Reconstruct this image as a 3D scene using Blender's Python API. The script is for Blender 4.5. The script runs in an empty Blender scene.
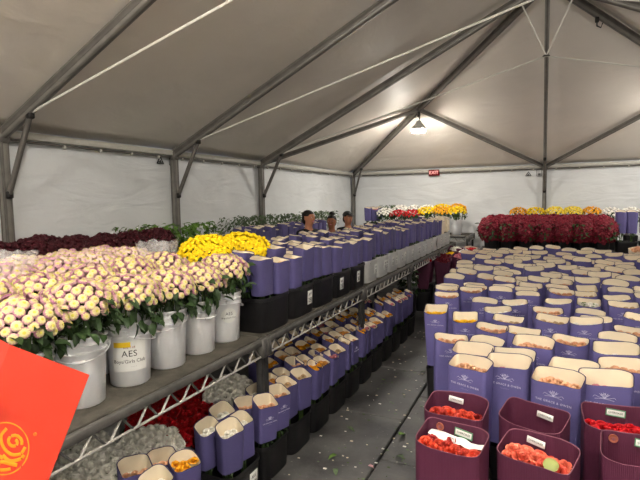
import bpy, math, random
from mathutils import Vector, Matrix, noise, Euler
R = random.Random(7)
PI = math.pi
scn = bpy.context.scene
COL = scn.collection

# ------------------------------------------------------------------ camera
H = 1.9
YAW, PITCH, ROLL, FPX = .4358, .082, .0171, 484.04
cy_, sy_, cp_, sp_ = math.cos(YAW), math.sin(YAW), math.cos(PITCH), math.sin(PITCH)
fwd = Vector((-sy_*cp_, cy_*cp_, -sp_))
rt0 = Vector((cy_, sy_, 0))
up0 = rt0.cross(fwd)
rt = rt0*math.cos(ROLL) - up0*math.sin(ROLL)
up = rt0*math.sin(ROLL) + up0*math.cos(ROLL)
cam = bpy.data.objects.new('camera', bpy.data.cameras.new('camera'))
COL.objects.link(cam)
m = Matrix((rt, up, -fwd)).transposed().to_4x4()
m.translation = Vector((0, 0, H))
cam.matrix_world = m
cam.data.sensor_width = 36
cam.data.lens = FPX/640*36
cam.data.clip_start = .02
scn.camera = cam
scn.view_settings.view_transform = 'Standard'
scn.view_settings.look = 'None'
scn.view_settings.gamma = 1
scn.view_settings.exposure = 2.28
scn.view_settings.use_curve_mapping = False

# ------------------------------------------------------------------ materials
def s2l(c):
    return tuple((x/12.92 if x <= .04045 else ((x+.055)/1.055)**2.4) for x in (v/255 for v in c))
def mat(name, rgb, rough=.6, metal=0, var=0, rnd=0, scale=20, bump=0, bscale=60, spec=.3, rib=0, ribscale=200, sss=0, trans=0):
    """rgb is sRGB 0-255. var = noise colour variation, rnd = per object variation."""
    M = bpy.data.materials.new(name); M.use_nodes = True
    nt = M.node_tree; b = nt.nodes['Principled BSDF']; L = nt.links.new
    c = s2l(rgb)
    b.inputs['Roughness'].default_value = rough; b.inputs['Metallic'].default_value = metal
    b.inputs['Specular IOR Level'].default_value = spec
    b.inputs['Base Color'].default_value = (*c, 1)
    tc = nt.nodes.new('ShaderNodeTexCoord')
    src = None
    if var:
        n = nt.nodes.new('ShaderNodeTexNoise'); n.inputs['Scale'].default_value = scale; n.inputs['Detail'].default_value = 4
        L(tc.outputs['Object'], n.inputs['Vector'])
        r = nt.nodes.new('ShaderNodeValToRGB')
        r.color_ramp.elements[0].position = .3; r.color_ramp.elements[1].position = .7
        r.color_ramp.elements[0].color = (*[x*(1-var) for x in c], 1)
        r.color_ramp.elements[1].color = (*[min(1, x*(1+var)) for x in c], 1)
        L(n.outputs['Fac'], r.inputs['Fac']); src = r.outputs['Color']
    if rnd:
        oi = nt.nodes.new('ShaderNodeObjectInfo')
        mr = nt.nodes.new('ShaderNodeMapRange'); mr.inputs['To Min'].default_value = 1-rnd; mr.inputs['To Max'].default_value = 1+rnd
        L(oi.outputs['Random'], mr.inputs['Value'])
        hs = nt.nodes.new('ShaderNodeHueSaturation'); hs.inputs['Color'].default_value = (*c, 1)
        if src: L(src, hs.inputs['Color'])
        L(mr.outputs['Result'], hs.inputs['Value']); src = hs.outputs['Color']
    if src: L(src, b.inputs['Base Color'])
    h = None
    if bump:
        n = nt.nodes.new('ShaderNodeTexNoise'); n.inputs['Scale'].default_value = bscale; n.inputs['Detail'].default_value = 5
        L(tc.outputs['Object'], n.inputs['Vector'])
        bp = nt.nodes.new('ShaderNodeBump'); bp.inputs['Strength'].default_value = bump; bp.inputs['Distance'].default_value = .01
        L(n.outputs['Fac'], bp.inputs['Height']); h = bp
    if rib:
        w = nt.nodes.new('ShaderNodeTexWave'); w.inputs['Scale'].default_value = ribscale; w.bands_direction = 'X'
        L(tc.outputs['Object'], w.inputs['Vector'])
        bp = nt.nodes.new('ShaderNodeBump'); bp.inputs['Strength'].default_value = rib; bp.inputs['Distance'].default_value = .002
        L(w.outputs['Fac'], bp.inputs['Height'])
        if h: L(h.outputs['Normal'], bp.inputs['Normal'])
        h = bp
    if h: L(h.outputs['Normal'], b.inputs['Normal'])
    if sss:
        b.inputs['Subsurface Weight'].default_value = sss; b.inputs['Subsurface Radius'].default_value = (.02, .015, .012)
    if trans:
        b.inputs['Transmission Weight'].default_value = trans; b.inputs['IOR'].default_value = 1.15
    return M
def emit(name, rgb, s):
    M = bpy.data.materials.new(name); M.use_nodes = True
    b = M.node_tree.nodes['Principled BSDF']
    b.inputs['Emission Color'].default_value = (*rgb, 1); b.inputs['Emission Strength'].default_value = s
    return M
def two_tone(name, a, bcol, rough=.6, rnd_only=True):
    """petal colour that differs bloom by bloom between two real colours"""
    M = bpy.data.materials.new(name); M.use_nodes = True
    nt = M.node_tree; b = nt.nodes['Principled BSDF']; b.inputs['Roughness'].default_value = rough
    oi = nt.nodes.new('ShaderNodeObjectInfo')
    r = nt.nodes.new('ShaderNodeValToRGB')
    r.color_ramp.elements[0].color = (*s2l(a), 1); r.color_ramp.elements[1].color = (*s2l(bcol), 1)
    if rnd_only: nt.links.new(oi.outputs['Random'], r.inputs['Fac'])
    else:
        tc = nt.nodes.new('ShaderNodeTexCoord'); n = nt.nodes.new('ShaderNodeTexNoise'); n.inputs['Scale'].default_value = 14
        nt.links.new(tc.outputs['Object'], n.inputs['Vector'])
        r.color_ramp.elements[0].position = .4; r.color_ramp.elements[1].position = .6
        nt.links.new(n.outputs['Fac'], r.inputs['Fac'])
    nt.links.new(r.outputs['Color'], b.inputs['Base Color'])
    return M
M_ = {}
M_['roof'] = mat('tent_roof_vinyl', (236, 228, 217), .55, var=.05, scale=1.2, bump=.10, bscale=6, spec=.4)
M_['wall'] = mat('tent_wall_vinyl', (214, 216, 217), .45, var=.04, scale=1.5, bump=.35, bscale=5, spec=.4)
def crease(M, dist=.035):
    nt = M.node_tree; b = nt.nodes['Principled BSDF']; L = nt.links.new
    tc = nt.nodes.new('ShaderNodeTexCoord'); mp = nt.nodes.new('ShaderNodeMapping'); mp.inputs['Rotation'].default_value = (.6, .5, .4); mp.inputs['Scale'].default_value = (.7, .7, 2.6)
    n = nt.nodes.new('ShaderNodeTexNoise'); n.inputs['Scale'].default_value = 1.6; n.inputs['Detail'].default_value = 5; n.inputs['Distortion'].default_value = 1.2
    L(tc.outputs['Object'], mp.inputs['Vector']); L(mp.outputs['Vector'], n.inputs['Vector'])
    bp = nt.nodes.new('ShaderNodeBump'); bp.inputs['Strength'].default_value = .8; bp.inputs['Distance'].default_value = dist
    L(n.outputs['Fac'], bp.inputs['Height']); L(bp.outputs['Normal'], b.inputs['Normal'])
crease(M_['wall'], .028); crease(M_['roof'], .02)
M_['seam'] = mat('wall_seam', (170, 172, 172), .5)
M_['alu'] = mat('dull_aluminium', (132, 128, 122), .45, .45, var=.12, scale=9)
M_['alu_dark'] = mat('weathered_aluminium', (108, 104, 99), .5, .4, var=.15, scale=9)
M_['rail'] = mat('cream_eave_rail', (190, 187, 178), .5, var=.05)
M_['strap'] = mat('white_strap', (228, 224, 214), .6)
M_['black_iron'] = mat('black_iron', (40, 38, 37), .5, .3)
M_['zinc'] = mat('galvanised_rack_steel', (96, 94, 91), .5, .35, var=.25, scale=14)
M_['deck'] = mat('grimy_deck_board', (74, 70, 63), .8, var=.35, scale=9, bump=.4, bscale=40)
M_['rackpost'] = mat('dark_rack_post', (58, 57, 57), .55, .3, var=.2)
M_['wire'] = mat('bright_rack_wire', (190, 186, 180), .4, .35)
M_['purple'] = mat('purple_kraft_paper', (99, 93, 147), .55, var=.08, scale=6, rnd=.12, rib=.25, ribscale=60, bump=.12, bscale=18, spec=.3)
M_['purple_shaded'] = mat('shaded_purple_paper', (86, 80, 127), .55, var=.08, scale=6, rnd=.15, rib=.25, ribscale=60, bump=.12, bscale=18, spec=.3)  # darker copy of the purple paper, weaker light on the left put into its colour
M_['rim'] = mat('dark_purple_paper_edge', (52, 46, 88), .6)
M_['maroon'] = mat('maroon_ribbed_card', (80, 33, 56), .6, var=.07, scale=8, rnd=.06, rib=.5, ribscale=45)
M_['maroonrim'] = mat('maroon_card_edge', (124, 78, 92), .6)
M_['cream'] = mat('cream_paper_lining', (226, 212, 186), .7, var=.06, scale=8, rnd=.07)
M_['tan'] = mat('tan_tissue', (206, 176, 138), .75, var=.15, scale=25, rnd=.15)
M_['print'] = mat('pale_lilac_print', (205, 200, 226), .6)
M_['paper'] = mat('white_label_paper', (222, 222, 218), .6)
M_['ink'] = mat('black_ink', (28, 28, 30), .6)
M_['yellow_mark'] = mat('yellow_highlight', (228, 190, 40), .6)
M_['green_border'] = mat('green_tag_border', (86, 140, 104), .5)
M_['bronze'] = mat('bronze_seal', (150, 84, 66), .5)
M_['bucket'] = mat('white_plastic', (212, 212, 214), .35, var=.02, spec=.5, sss=.15)
M_['greybucket'] = mat('pale_grey_plastic', (194, 194, 192), .4, var=.06, spec=.5)
M_['blackp'] = mat('black_plastic', (27, 26, 28), .45, var=.15, spec=.45)
M_['leaf'] = mat('dark_leaf', (46, 66, 34), .5, var=.3, scale=30, rnd=.1)
M_['leaf2'] = mat('fresh_leaf', (92, 128, 48), .5, var=.3, scale=25, rnd=.1)
M_['leaf3'] = mat('grey_green_leaf', (92, 110, 78), .55, var=.3, scale=25)
M_['paleleaf'] = mat('pale_green_leaf', (146, 154, 92), .5)
M_['stem'] = mat('green_stem', (70, 92, 46), .6)
M_['mum'] = two_tone('pale_pink_to_cream_petals', (212, 172, 166), (172, 108, 136))
M_['mum_mix'] = two_tone('mixed_pink_cream_petals', (224, 198, 184), (198, 144, 164), rnd_only=False)
M_['mumi'] = mat('cream_yellow_inner_petals', (216, 200, 146), .6)
M_['mumc'] = mat('yellow_green_flower_centre', (206, 196, 84), .7)
M_['yellow'] = mat('yellow_petals', (250, 208, 16), .6, var=.12, scale=30)
M_['yellow2'] = mat('lemon_petals', (252, 220, 70), .6, var=.1, scale=30)
M_['amber'] = mat('amber_petals', (238, 166, 30), .6, var=.2, scale=30)
M_['burg'] = mat('burgundy_petals', (112, 18, 36), .6, var=.3, scale=22)
M_['burg2'] = mat('deep_burgundy_petals', (60, 9, 20), .65, var=.3, scale=22)
M_['whitef'] = mat('white_petals', (242, 238, 228), .6, var=.05, scale=30)
M_['red'] = mat('red_petals', (186, 14, 26), .5, var=.2, scale=25, rnd=.1)
M_['coral'] = two_tone('coral_red_rose_petals', (140, 20, 24), (222, 74, 44))
M_['salmon'] = two_tone('salmon_orange_rose_petals', (204, 62, 44), (232, 124, 96))
M_['yrose'] = mat('yellow_rose_petals', (250, 200, 40), .5, rnd=.08)
M_['pinkf'] = mat('dusty_pink_petals', (206, 130, 140), .6, var=.1, rnd=.1)
M_['peach'] = mat('peach_petals', (226, 176, 140), .6, var=.1, rnd=.1)
M_['orangef'] = mat('orange_gold_petals', (214, 150, 70), .6, var=.2, scale=20, rnd=.15)
M_['card'] = mat('red_orange_card', (198, 50, 25), .4, var=.03, scale=4, spec=.4)
M_['gold'] = mat('gold_print', (216, 138, 20), .4)
M_['skin'] = mat('skin', (188, 128, 98), .5, sss=.1)
M_['skin2'] = mat('brown_skin', (150, 96, 70), .5, sss=.1)
M_['hair'] = mat('dark_hair', (30, 23, 20), .6, var=.3, scale=60)
M_['jacket'] = mat('black_jacket', (26, 26, 28), .8, bump=.3, bscale=20)
M_['jeans'] = mat('dark_trousers', (38, 42, 58), .8)
M_['greysh'] = mat('grey_shirt', (120, 108, 100), .8)
M_['navy'] = mat('navy_cloth', (44, 52, 74), .8, bump=.3, bscale=20)
M_['exit'] = mat('dark_red_sign', (104, 14, 24), .4)
M_['exitt'] = emit('lit_red_letters', (1, .1, .08), .25)
M_['lamp'] = emit('lit_lamp_glass', (1, .95, .86), 98)
M_['added_ridge_lamp'] = emit('added_ridge_lamp_glass', (1, .95, .86), 105)
M_['lamp_far'] = emit('lit_far_lamp_glass', (1, .95, .86), 70)
M_['lamp_dim'] = emit('lit_dim_lamp_glass', (1, .95, .86), 70)
M_['pvc'] = mat('lamp_housing', (210, 208, 200), .5)
def cello():
    M = bpy.data.materials.new('clear_cellophane'); M.use_nodes = True
    nt = M.node_tree; b = nt.nodes['Principled BSDF']
    b.inputs['Base Color'].default_value = (.93, .92, .92, 1); b.inputs['Roughness'].default_value = .18
    b.inputs['Specular IOR Level'].default_value = .7
    n = nt.nodes.new('ShaderNodeTexNoise'); n.inputs['Scale'].default_value = 18
    tc = nt.nodes.new('ShaderNodeTexCoord'); nt.links.new(tc.outputs['Object'], n.inputs['Vector'])
    mr = nt.nodes.new('ShaderNodeMapRange'); mr.inputs['To Min'].default_value = .05; mr.inputs['To Max'].default_value = .38
    nt.links.new(n.outputs['Fac'], mr.inputs['Value']); nt.links.new(mr.outputs['Result'], b.inputs['Alpha'])
    return M
M_['cello'] = cello()
def floor_mat():
    M = bpy.data.materials.new('wet_grey_floor_mat'); M.use_nodes = True
    nt = M.node_tree; b = nt.nodes['Principled BSDF']; L = nt.links.new
    tc = nt.nodes.new('ShaderNodeTexCoord')
    n = nt.nodes.new('ShaderNodeTexNoise'); n.inputs['Scale'].default_value = 2.2; n.inputs['Detail'].default_value = 8
    L(tc.outputs['Object'], n.inputs['Vector'])
    r = nt.nodes.new('ShaderNodeValToRGB')
    r.color_ramp.elements[0].position = .35; r.color_ramp.elements[0].color = (*s2l((46, 46, 47)), 1)
    r.color_ramp.elements[1].position = .68; r.color_ramp.elements[1].color = (*s2l((104, 103, 102)), 1)
    L(n.outputs['Fac'], r.inputs['Fac'])
    v = nt.nodes.new('ShaderNodeTexNoise'); v.inputs['Scale'].default_value = 30; v.inputs['Detail'].default_value = 3
    L(tc.outputs['Object'], v.inputs['Vector'])
    sp = nt.nodes.new('ShaderNodeValToRGB'); sp.color_ramp.elements[0].position = .68; sp.color_ramp.elements[1].position = .76
    L(v.outputs['Fac'], sp.inputs['Fac'])
    mx = nt.nodes.new('ShaderNodeMix'); mx.data_type = 'RGBA'
    mx.inputs['B'].default_value = (*s2l((156, 154, 146)), 1)
    L(sp.outputs['Color'], mx.inputs['Factor']); L(r.outputs['Color'], mx.inputs['A'])
    L(mx.outputs['Result'], b.inputs['Base Color'])
    rr = nt.nodes.new('ShaderNodeMapRange'); rr.inputs['To Min'].default_value = .35; rr.inputs['To Max'].default_value = .75
    L(n.outputs['Fac'], rr.inputs['Value']); L(rr.outputs['Result'], b.inputs['Roughness'])
    bp = nt.nodes.new('ShaderNodeBump'); bp.inputs['Strength'].default_value = .25; bp.inputs['Distance'].default_value = .01
    L(v.outputs['Fac'], bp.inputs['Height']); L(bp.outputs['Normal'], b.inputs['Normal'])
    return M
M_['floor'] = floor_mat()

# ------------------------------------------------------------------ mesh builder
class MB:
    def __init__(s): s.v = []; s.f = []; s.mi = []; s.mats = []
    def _m(s, name):
        if name not in s.mats: s.mats.append(name)
        return s.mats.index(name)
    def add(s, vs, fs, m, T=None):
        o = len(s.v)
        s.v += [tuple(T @ Vector(p)) if T else tuple(p) for p in vs]
        k = s._m(m)
        for f in fs: s.f.append([o+i for i in f]); s.mi.append(k)
    def box(s, c, d, m, T=None, bev=0):
        x, y, z = d[0]/2, d[1]/2, d[2]/2
        b = min(bev, x*.6, y*.6, z*.6)
        if b <= 0:
            vs = [(c[0]+i*x, c[1]+j*y, c[2]+k*z) for i in (-1, 1) for j in (-1, 1) for k in (-1, 1)]
            fs = [(0, 1, 3, 2), (4, 6, 7, 5), (0, 4, 5, 1), (2, 3, 7, 6), (0, 2, 6, 4), (1, 5, 7, 3)]
            s.add(vs, fs, m, T); return
        # chamfer vertical edges and top/bottom
        ring = lambda ex, ey, zz: [(c[0]+p, c[1]+q, c[2]+zz) for p, q in ((-ex+b, -ey), (ex-b, -ey), (ex, -ey+b), (ex, ey-b), (ex-b, ey), (-ex+b, ey), (-ex, ey-b), (-ex, -ey+b))]
        rs = [ring(x-b, y-b, -z), ring(x, y, -z+b), ring(x, y, z-b), ring(x-b, y-b, z)]
        s.loft(rs, m, T, True)
    def loft(s, rings, m, T=None, cap=True, closed=True):
        n = len(rings[0]); vs = [p for r in rings for p in r]; fs = []
        for i in range(len(rings)-1):
            for j in range(n if closed else n-1):
                k = (j+1) % n
                fs.append((i*n+j, i*n+k, (i+1)*n+k, (i+1)*n+j))
        if cap:
            fs.append(tuple(range(n))[::-1]); fs.append(tuple((len(rings)-1)*n+j for j in range(n)))
        s.add(vs, fs, m, T)
    def beam(s, a, b, w, h, m):
        """rectangular bar from a to b; h measured towards world up"""
        a, b = Vector(a), Vector(b); d = (b-a).normalized()
        u = Vector((0, 0, 1)) if abs(d.z) < .95 else Vector((0, 1, 0))
        sx = d.cross(u).normalized(); su = sx.cross(d).normalized()
        c = min(w, h)*.18
        pr = [(-w/2+c, -h/2), (w/2-c, -h/2), (w/2, -h/2+c), (w/2, h/2-c), (w/2-c, h/2), (-w/2+c, h/2), (-w/2, h/2-c), (-w/2, -h/2+c)]
        s.loft([[tuple(p+sx*x+su*y) for x, y in pr] for p in (a, b)], m)
    def tube(s, pts, r, m, n=8, cap=True):
        pts = [Vector(p) for p in pts]; rings = []
        rr = r if isinstance(r, (list, tuple)) else [r]*len(pts)
        for i, p in enumerate(pts):
            d = (pts[min(i+1, len(pts)-1)]-pts[max(i-1, 0)]).normalized()
            u = Vector((0, 0, 1)) if abs(d.z) < .9 else Vector((1, 0, 0))
            x = d.cross(u).normalized(); y = x.cross(d)
            rings.append([tuple(p+(x*math.cos(t)+y*math.sin(t))*rr[i]) for t in (2*PI*k/n for k in range(n))])
        s.loft(rings, m, None, cap)
    def lathe(s, prof, m, n=24, c=(0, 0, 0), cap=False, T=None):
        rings = [[(c[0]+r*math.cos(2*PI*k/n), c[1]+r*math.sin(2*PI*k/n), c[2]+z) for k in range(n)] for r, z in prof]
        s.loft(rings, m, T, cap)
    def mesh(s, name, smooth=True):
        me = bpy.data.meshes.new(name); me.from_pydata(s.v, [], s.f)
        for k in s.mats: me.materials.append(M_[k])
        me.polygons.foreach_set('material_index', s.mi)
        if smooth: me.polygons.foreach_set('use_smooth', [True]*len(s.f))
        me.update()
        if smooth:
            try: me.set_sharp_from_angle(angle=math.radians(50))
            except Exception: pass
        return me
    def build(s, name, parent=None, smooth=True):
        return link(name, s.mesh(name, smooth), parent)
def link(name, me, parent=None):
    o = bpy.data.objects.new(name, me); COL.objects.link(o)
    if parent: o.parent = parent
    return o
def tag(o, label=None, cat=None, group=None, kind=None):
    if label: o['label'] = label
    if cat: o['category'] = cat
    if group: o['group'] = group
    if kind: o['kind'] = kind
    return o
def thing(name, label, cat, loc=(0, 0, 0), rz=0, group=None):
    o = link(name, None); o.location = loc; o.rotation_euler = (0, 0, rz)
    o.empty_display_size = .1
    return tag(o, label, cat, group)
def struct(o): o['kind'] = 'structure'; return o
KIDS = {}
def kids(o):
    return list(o.children)
def dup(o, loc=None, rot=None, label=None, group=None, parent=None):
    c = o.copy(); COL.objects.link(c)
    if parent: c.parent = parent
    if loc is not None: c.location = loc
    if rot is not None: c.rotation_euler = rot
    if label: c['label'] = label
    if group: c['group'] = group
    for k in kids(o): dup(k, parent=c)
    return c
def ordn(n):
    n = int(n)
    return f"{n}{'th' if 10 <= n % 100 <= 20 else {1: 'st', 2: 'nd', 3: 'rd'}.get(n % 10, 'th')}"
def text_geo(body, size, align='CENTER', extrude=.0004, spacing=1.0):
    cu = bpy.data.curves.new('t', 'FONT'); cu.body = body; cu.size = size; cu.align_x = align; cu.align_y = 'CENTER'
    cu.extrude = extrude; cu.space_character = spacing; cu.resolution_u = 3
    o = bpy.data.objects.new('t', cu); COL.objects.link(o)
    dg = bpy.context.evaluated_depsgraph_get(); dg.update()
    me = bpy.data.meshes.new_from_object(o.evaluated_get(dg))
    vs = [tuple(v.co) for v in me.vertices]; fs = [tuple(p.vertices) for p in me.polygons]
    bpy.data.objects.remove(o); bpy.data.meshes.remove(me)
    return vs, fs
FACE = Matrix.Rotation(PI/2, 4, 'X')     # text plane (x, y) -> (x, 0, z), facing -Y
def nz(p, s=1.0): return noise.noise(Vector(p)*s)

# ------------------------------------------------------------------ tent shell
CX, W, D = -.026, 4.572, 12.01
XL, XR = CX-W, CX+W
E, A = H+.7177, H+2.928
T0, TA = -4.0, D-W
def roof_side(sgn):
    mb = MB(); rows = []
    ts = [T0+i*(D-T0)/80 for i in range(81)]
    fr = sorted([2.90, 5.21, .6, -1.7, T0, TA, D])
    for t in ts:
        top = W if t <= TA else W-(t-TA)
        row = []
        prev = max([f for f in fr if f <= t+1e-6]); nx = min([f for f in fr if f >= t-1e-6] or [D])
        sag = math.sin(PI*(t-prev)/(nx-prev))*.02 if nx-prev > .01 else 0
        for j in range(25):
            a = -.09+(top+.09)*j/24
            x = CX+sgn*(W-a); z = E+(A-E)*a/W + .045
            row.append((x, t, z - sag*math.sin(PI*max(0, min(1, a/W))) + .006*nz((x, t, 0), 1.5)*math.sin(PI*j/24)))
        rows.append(row)
    mb.loft(rows, 'roof', None, False, False)
    return mb
mb = roof_side(-1)
for o in (roof_side(1),): mb.add(o.v, o.f, 'roof')
rows = []
for i in range(33):
    k = -.02+1.02*i/32; t = D-W*k; row = []
    for j in range(49):
        u = -1+2*j/48; x = CX+u*W*(1-k)
        row.append((x, t, E+(A-E)*k+.045-.02*math.sin(PI*max(0, k))*abs(math.sin(PI*u))))
    rows.append(row)
mb.loft(rows, 'roof', None, False, False)
ceil = struct(mb.build('ceiling'))
sol = ceil.modifiers.new('s', 'SOLIDIFY'); sol.thickness = .004; sol.offset = 0

def wall(name, p0, p1, seams, top=E+.008, amp=.012, gable=False):
    p0, p1 = Vector(p0), Vector(p1); d = p1-p0; L = d.length; d.normalize(); nrm = Vector((-d.y, d.x, 0))
    mb = MB(); n = int(L/.09); rows = []
    for i in range(n+1):
        s = L*i/n; row = []
        ds = min([abs(s-q) for q in seams] or [9])
        for j in range(31):
            z = top*j/30
            if gable: z *= (A-.02+ (0-(A-E))*abs(2*s/L-1))/top if True else 1
            fold = nz((s*1.0-z*.8, z*.5, L), 1.6)*amp + nz((s*3.2+z*2.0, z*.9, L+9), 1.3)*amp*.55
            pull = .02*math.exp(-ds*6)
            p = p0+d*s+nrm*(fold-pull)
            row.append((p.x, p.y, z))
        rows.append(row)
    mb.loft(rows, 'wall', None, False, False)
    o = struct(mb.build(name)); m = o.modifiers.new('s', 'SOLIDIFY'); m.thickness = .003
    for q in seams:                                        # overlapped vertical seam of two wall sheets
        sb = MB(); pts = []
        for sgn in (-1, 1):
            rws = []
            for j in range(24):
                z = top*j/23*(1 if not gable else .9)
                p = p0+d*(q+.012*sgn+.006*nz((q, z*2.2, 3+sgn)))-nrm*-.02
                rws.append([tuple(p+d*-.012+Vector((0, 0, z))), tuple(p+nrm*.012+Vector((0, 0, z))), tuple(p+d*.012+Vector((0, 0, z)))])
            sb.loft(rws, 'seam' if sgn < 0 else 'wall', None, False, False)
        struct(sb.build('wall_seam', o))
    return o
wl = wall('wall_left', (XL-.07, T0, 0), (XL-.07, D+.05, 0), [t-T0 for t in (-.6, 1.75, 4.08, 6.39, 9.82)], amp=.028)
for o in [wl]: o.scale = (1, 1, 1)
wb = wall('wall_back', (XL-.07, D+.07, 0), (XR+.07, D+.07, 0), [-2.32-XL, 2.3-XL], amp=.028)
wr = wall('wall_right', (XR+.07, D+.05, 0), (XR+.07, T0, 0), [2.2, 5.9, 8, 10.2])
wf = wall('wall_front', (XR+.07, T0-.03, 0), (XL-.07, T0-.03, 0), [], gable=True)
# flame certificate marks printed on the sheets
def print_marks(parent, org, right):
    org = Vector(org); right = Vector(right); upv = Vector((0, 0, 1)); out = right.cross(upv)
    f = MB()
    P = lambda x, y: tuple(org+right*x+upv*y+out*.004)
    def seg(a, b, w=.007):
        a = Vector(P(*a)); b = Vector(P(*b)); f.tube([a, b], w, 'ink', 6)
    seg((-.06, -.05), (.06, -.05)); seg((-.06, -.05), (0, .04)); seg((.06, -.05), (0, .04)); seg((-.03, -.03), (.03, -.03)); seg((0, .0), (0, -.04))
    for q in (.17,):
        seg((q, .08), (q+.1, .08), .004); seg((q, -.06), (q+.1, -.06), .004); seg((q, .08), (q, -.06), .004); seg((q+.1, .08), (q+.1, -.06), .004)
        for k in range(3): seg((q+.02, -.01-.015*k), (q+.08, -.01-.015*k), .005)
    return struct(f.build('printed_mark', parent))
print_marks(wl, (XL-.035, 4.98, 2.47), (0, 1, 0))
print_marks(wb, (-.36, D+.03, 2.42), (1, 0, 0))
# floor of mats with open joints
mb = MB()
xs = [-5.0, -3.4, -2.25, -1.07, .1, 1.3, 2.5, 3.7, 5.0]; 
for i in range(len(xs)-1):
    t = -4.6 + (.55 if i % 2 else 0)
    while t < 12.4:
        t2 = min(t+1.22, 12.6)
        mb.box(((xs[i]+xs[i+1])/2, (t+t2)/2, -.02), (xs[i+1]-xs[i]-.014, t2-t-.012, .04), 'floor', None, .008)
        t = t2
mb.box((0, 4, -.05), (10.2, 17.4, .05), 'blackp')
floor = struct(mb.build('floor', None, False))

# ------------------------------------------------------------------ tent frame
tf = thing('tent_frame', 'aluminium frame of the tent with rafters, eave posts and white tension straps', 'tent frame', (CX, 4, 0))
def fpart(name, mb):
    o = mb.build(name, tf); o.location = (-CX, -4, 0); return o
def slot_beam(a, b, m='alu', w=.075, h=.11, drop=.06):
    mb = MB(); a = Vector(a)-Vector((0, 0, drop)); b = Vector(b)-Vector((0, 0, drop))
    mb.beam(a, b, w, h, m)
    d = (b-a).normalized(); side = d.cross(Vector((0, 0, 1))).normalized()*(w/2)
    for sgn in (-1, 1):
        mb.beam(a+side*sgn, b+side*sgn, .008, h*.45, 'alu_dark')
    dn = Vector((0, 0, -h/2))
    mb.beam(a+dn, b+dn, w*.35, .012, 'alu_dark')
    return mb
frames = [-1.7, .6, 2.90, 5.21, TA]
for t in frames+[T0+.06]:
    for x in (XL, XR): fpart('rafter', slot_beam((x, t, E), (CX, t, A)))
fpart('ridge_beam', slot_beam((CX, T0, A), (CX, TA, A)))
hips = []
for x in (XL, XR):
    fpart('hip_rafter', slot_beam((x, D, E), (CX, TA, A)))
    hm = Vector(((x+CX)/2, D-W/2, (E+A)/2))
    fpart('jack_rafter', slot_beam((x, TA, E), hm, w=.06, h=.08))
    fpart('jack_rafter', slot_beam((CX, D, E), hm, w=.06, h=.08))
fpart('end_rafter', slot_beam((CX, D, E), (CX, TA, A), w=.055, h=.08))
def post(x, y, nx, ny):
    mb = MB(); h = E-.03
    mb.beam((x, y, 0), (x, y, h), .075, .075, 'alu')
    for k in (-1, 1):
        mb.beam((x+k*.028, y-.04*1, 0), (x+k*.028, y-.04, h), .014, .008, 'alu_dark')
        mb.beam((x+.04, y+k*.028, 0), (x+.04, y+k*.028, h), .008, .014, 'alu_dark')
    mb.box((x, y, .006), (.18, .18, .012), 'alu_dark')
    mb.box((x, y, h-.05), (.11, .11, .12), 'alu_dark', None, .015)
    fpart('post', mb)
def brace(a, b):
    mb = MB(); mb.beam(a, b, .035, .05, 'alu_dark')
    for p in (a, b): mb.box(p, (.06, .06, .07), 'black_iron', None, .01)
    fpart('knee_brace', mb)
sl = (A-E)/W
for t in frames+[T0+.06]:
    for sx in (-1, 1):
        x = CX+sx*W
        post(x, t, 1, 0)
        brace((x-sx*.05, t, E-.62), (x-sx*.42, t, E+.42*sl-.12))
for x in (XL, CX, XR): post(x, D, 0, 1)
for sx in (-1, 1): brace((CX+sx*(W-.05), D-.05, E-.6), (CX+sx*(W-.36), D-.36, E+.36*sl-.12))
brace((CX, D-.06, E-.6), (CX, D-.42, E+.42*sl-.12))
for a, b in (((XL, T0, E-.05), (XL, D, E-.05)), ((XR, T0, E-.05), (XR, D, E-.05)), ((XL, D, E-.05), (XR, D, E-.05))):
    mb = MB(); mb.beam(a, b, .06, .07, 'rail')
    a2, b2 = Vector(a), Vector(b); off = Vector((0, 0, -.055)); mb.tube([a2+off, b2+off], .012, 'alu_dark', 8)
    L = (b2-a2).length; n = int(L/.45)
    for k in range(n):
        p = a2.lerp(b2, (k+.5)/n)+Vector((0, 0, -.065)); mb.box(p, (.03, .03, .04), 'rail', None, .005)
    fpart('eave_rail', mb)
for t in frames:
    node = Vector((CX, t, 3.80))
    for sx in (-1, 1):
        mb = MB(); mb.tube([(CX+sx*(W-.42), t, E+.10), node], .011, 'strap', 6); fpart('tension_strap', mb)
        mb = MB(); mb.tube([node, (CX+sx*.33, t, A-.33*sl-.11)], .011, 'strap', 6); fpart('hanger_strap', mb)
    mb = MB(); mb.lathe([(.035, -.012), (.05, 0), (.035, .012), (.02, 0), (.035, -.012)], 'alu_dark', 16, node); fpart('strap_ring', mb)
mb = MB(); p = Vector((XR, D, E)).lerp(Vector((CX, TA, A)), .86)+Vector((0, 0, -.14))
mb.box(p, (.05, .05, .09), 'black_iron', None, .01); mb.tube([p, p+Vector((0, 0, -.09)), p+Vector((.05, 0, -.12)), p+Vector((.07, 0, -.06))], .010, 'black_iron', 6)
fpart('cable_clip', mb)

# exit sign
ex = thing('exit_sign', 'small dark red lit exit sign high on the back tent wall', 'exit sign', (-2.48, D-.0, 2.455))
mb = MB(); mb.box((0, -.02, .065), (.26, .05, .15), 'exit', None, .01); mb.build('sign_box', ex)
mb = MB(); v, f = text_geo('EXIT', .11, extrude=.002); mb.add(v, f, 'exitt', Matrix.Translation((0, -.048, .065)) @ FACE); mb.build('lettering', ex, False)

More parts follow.
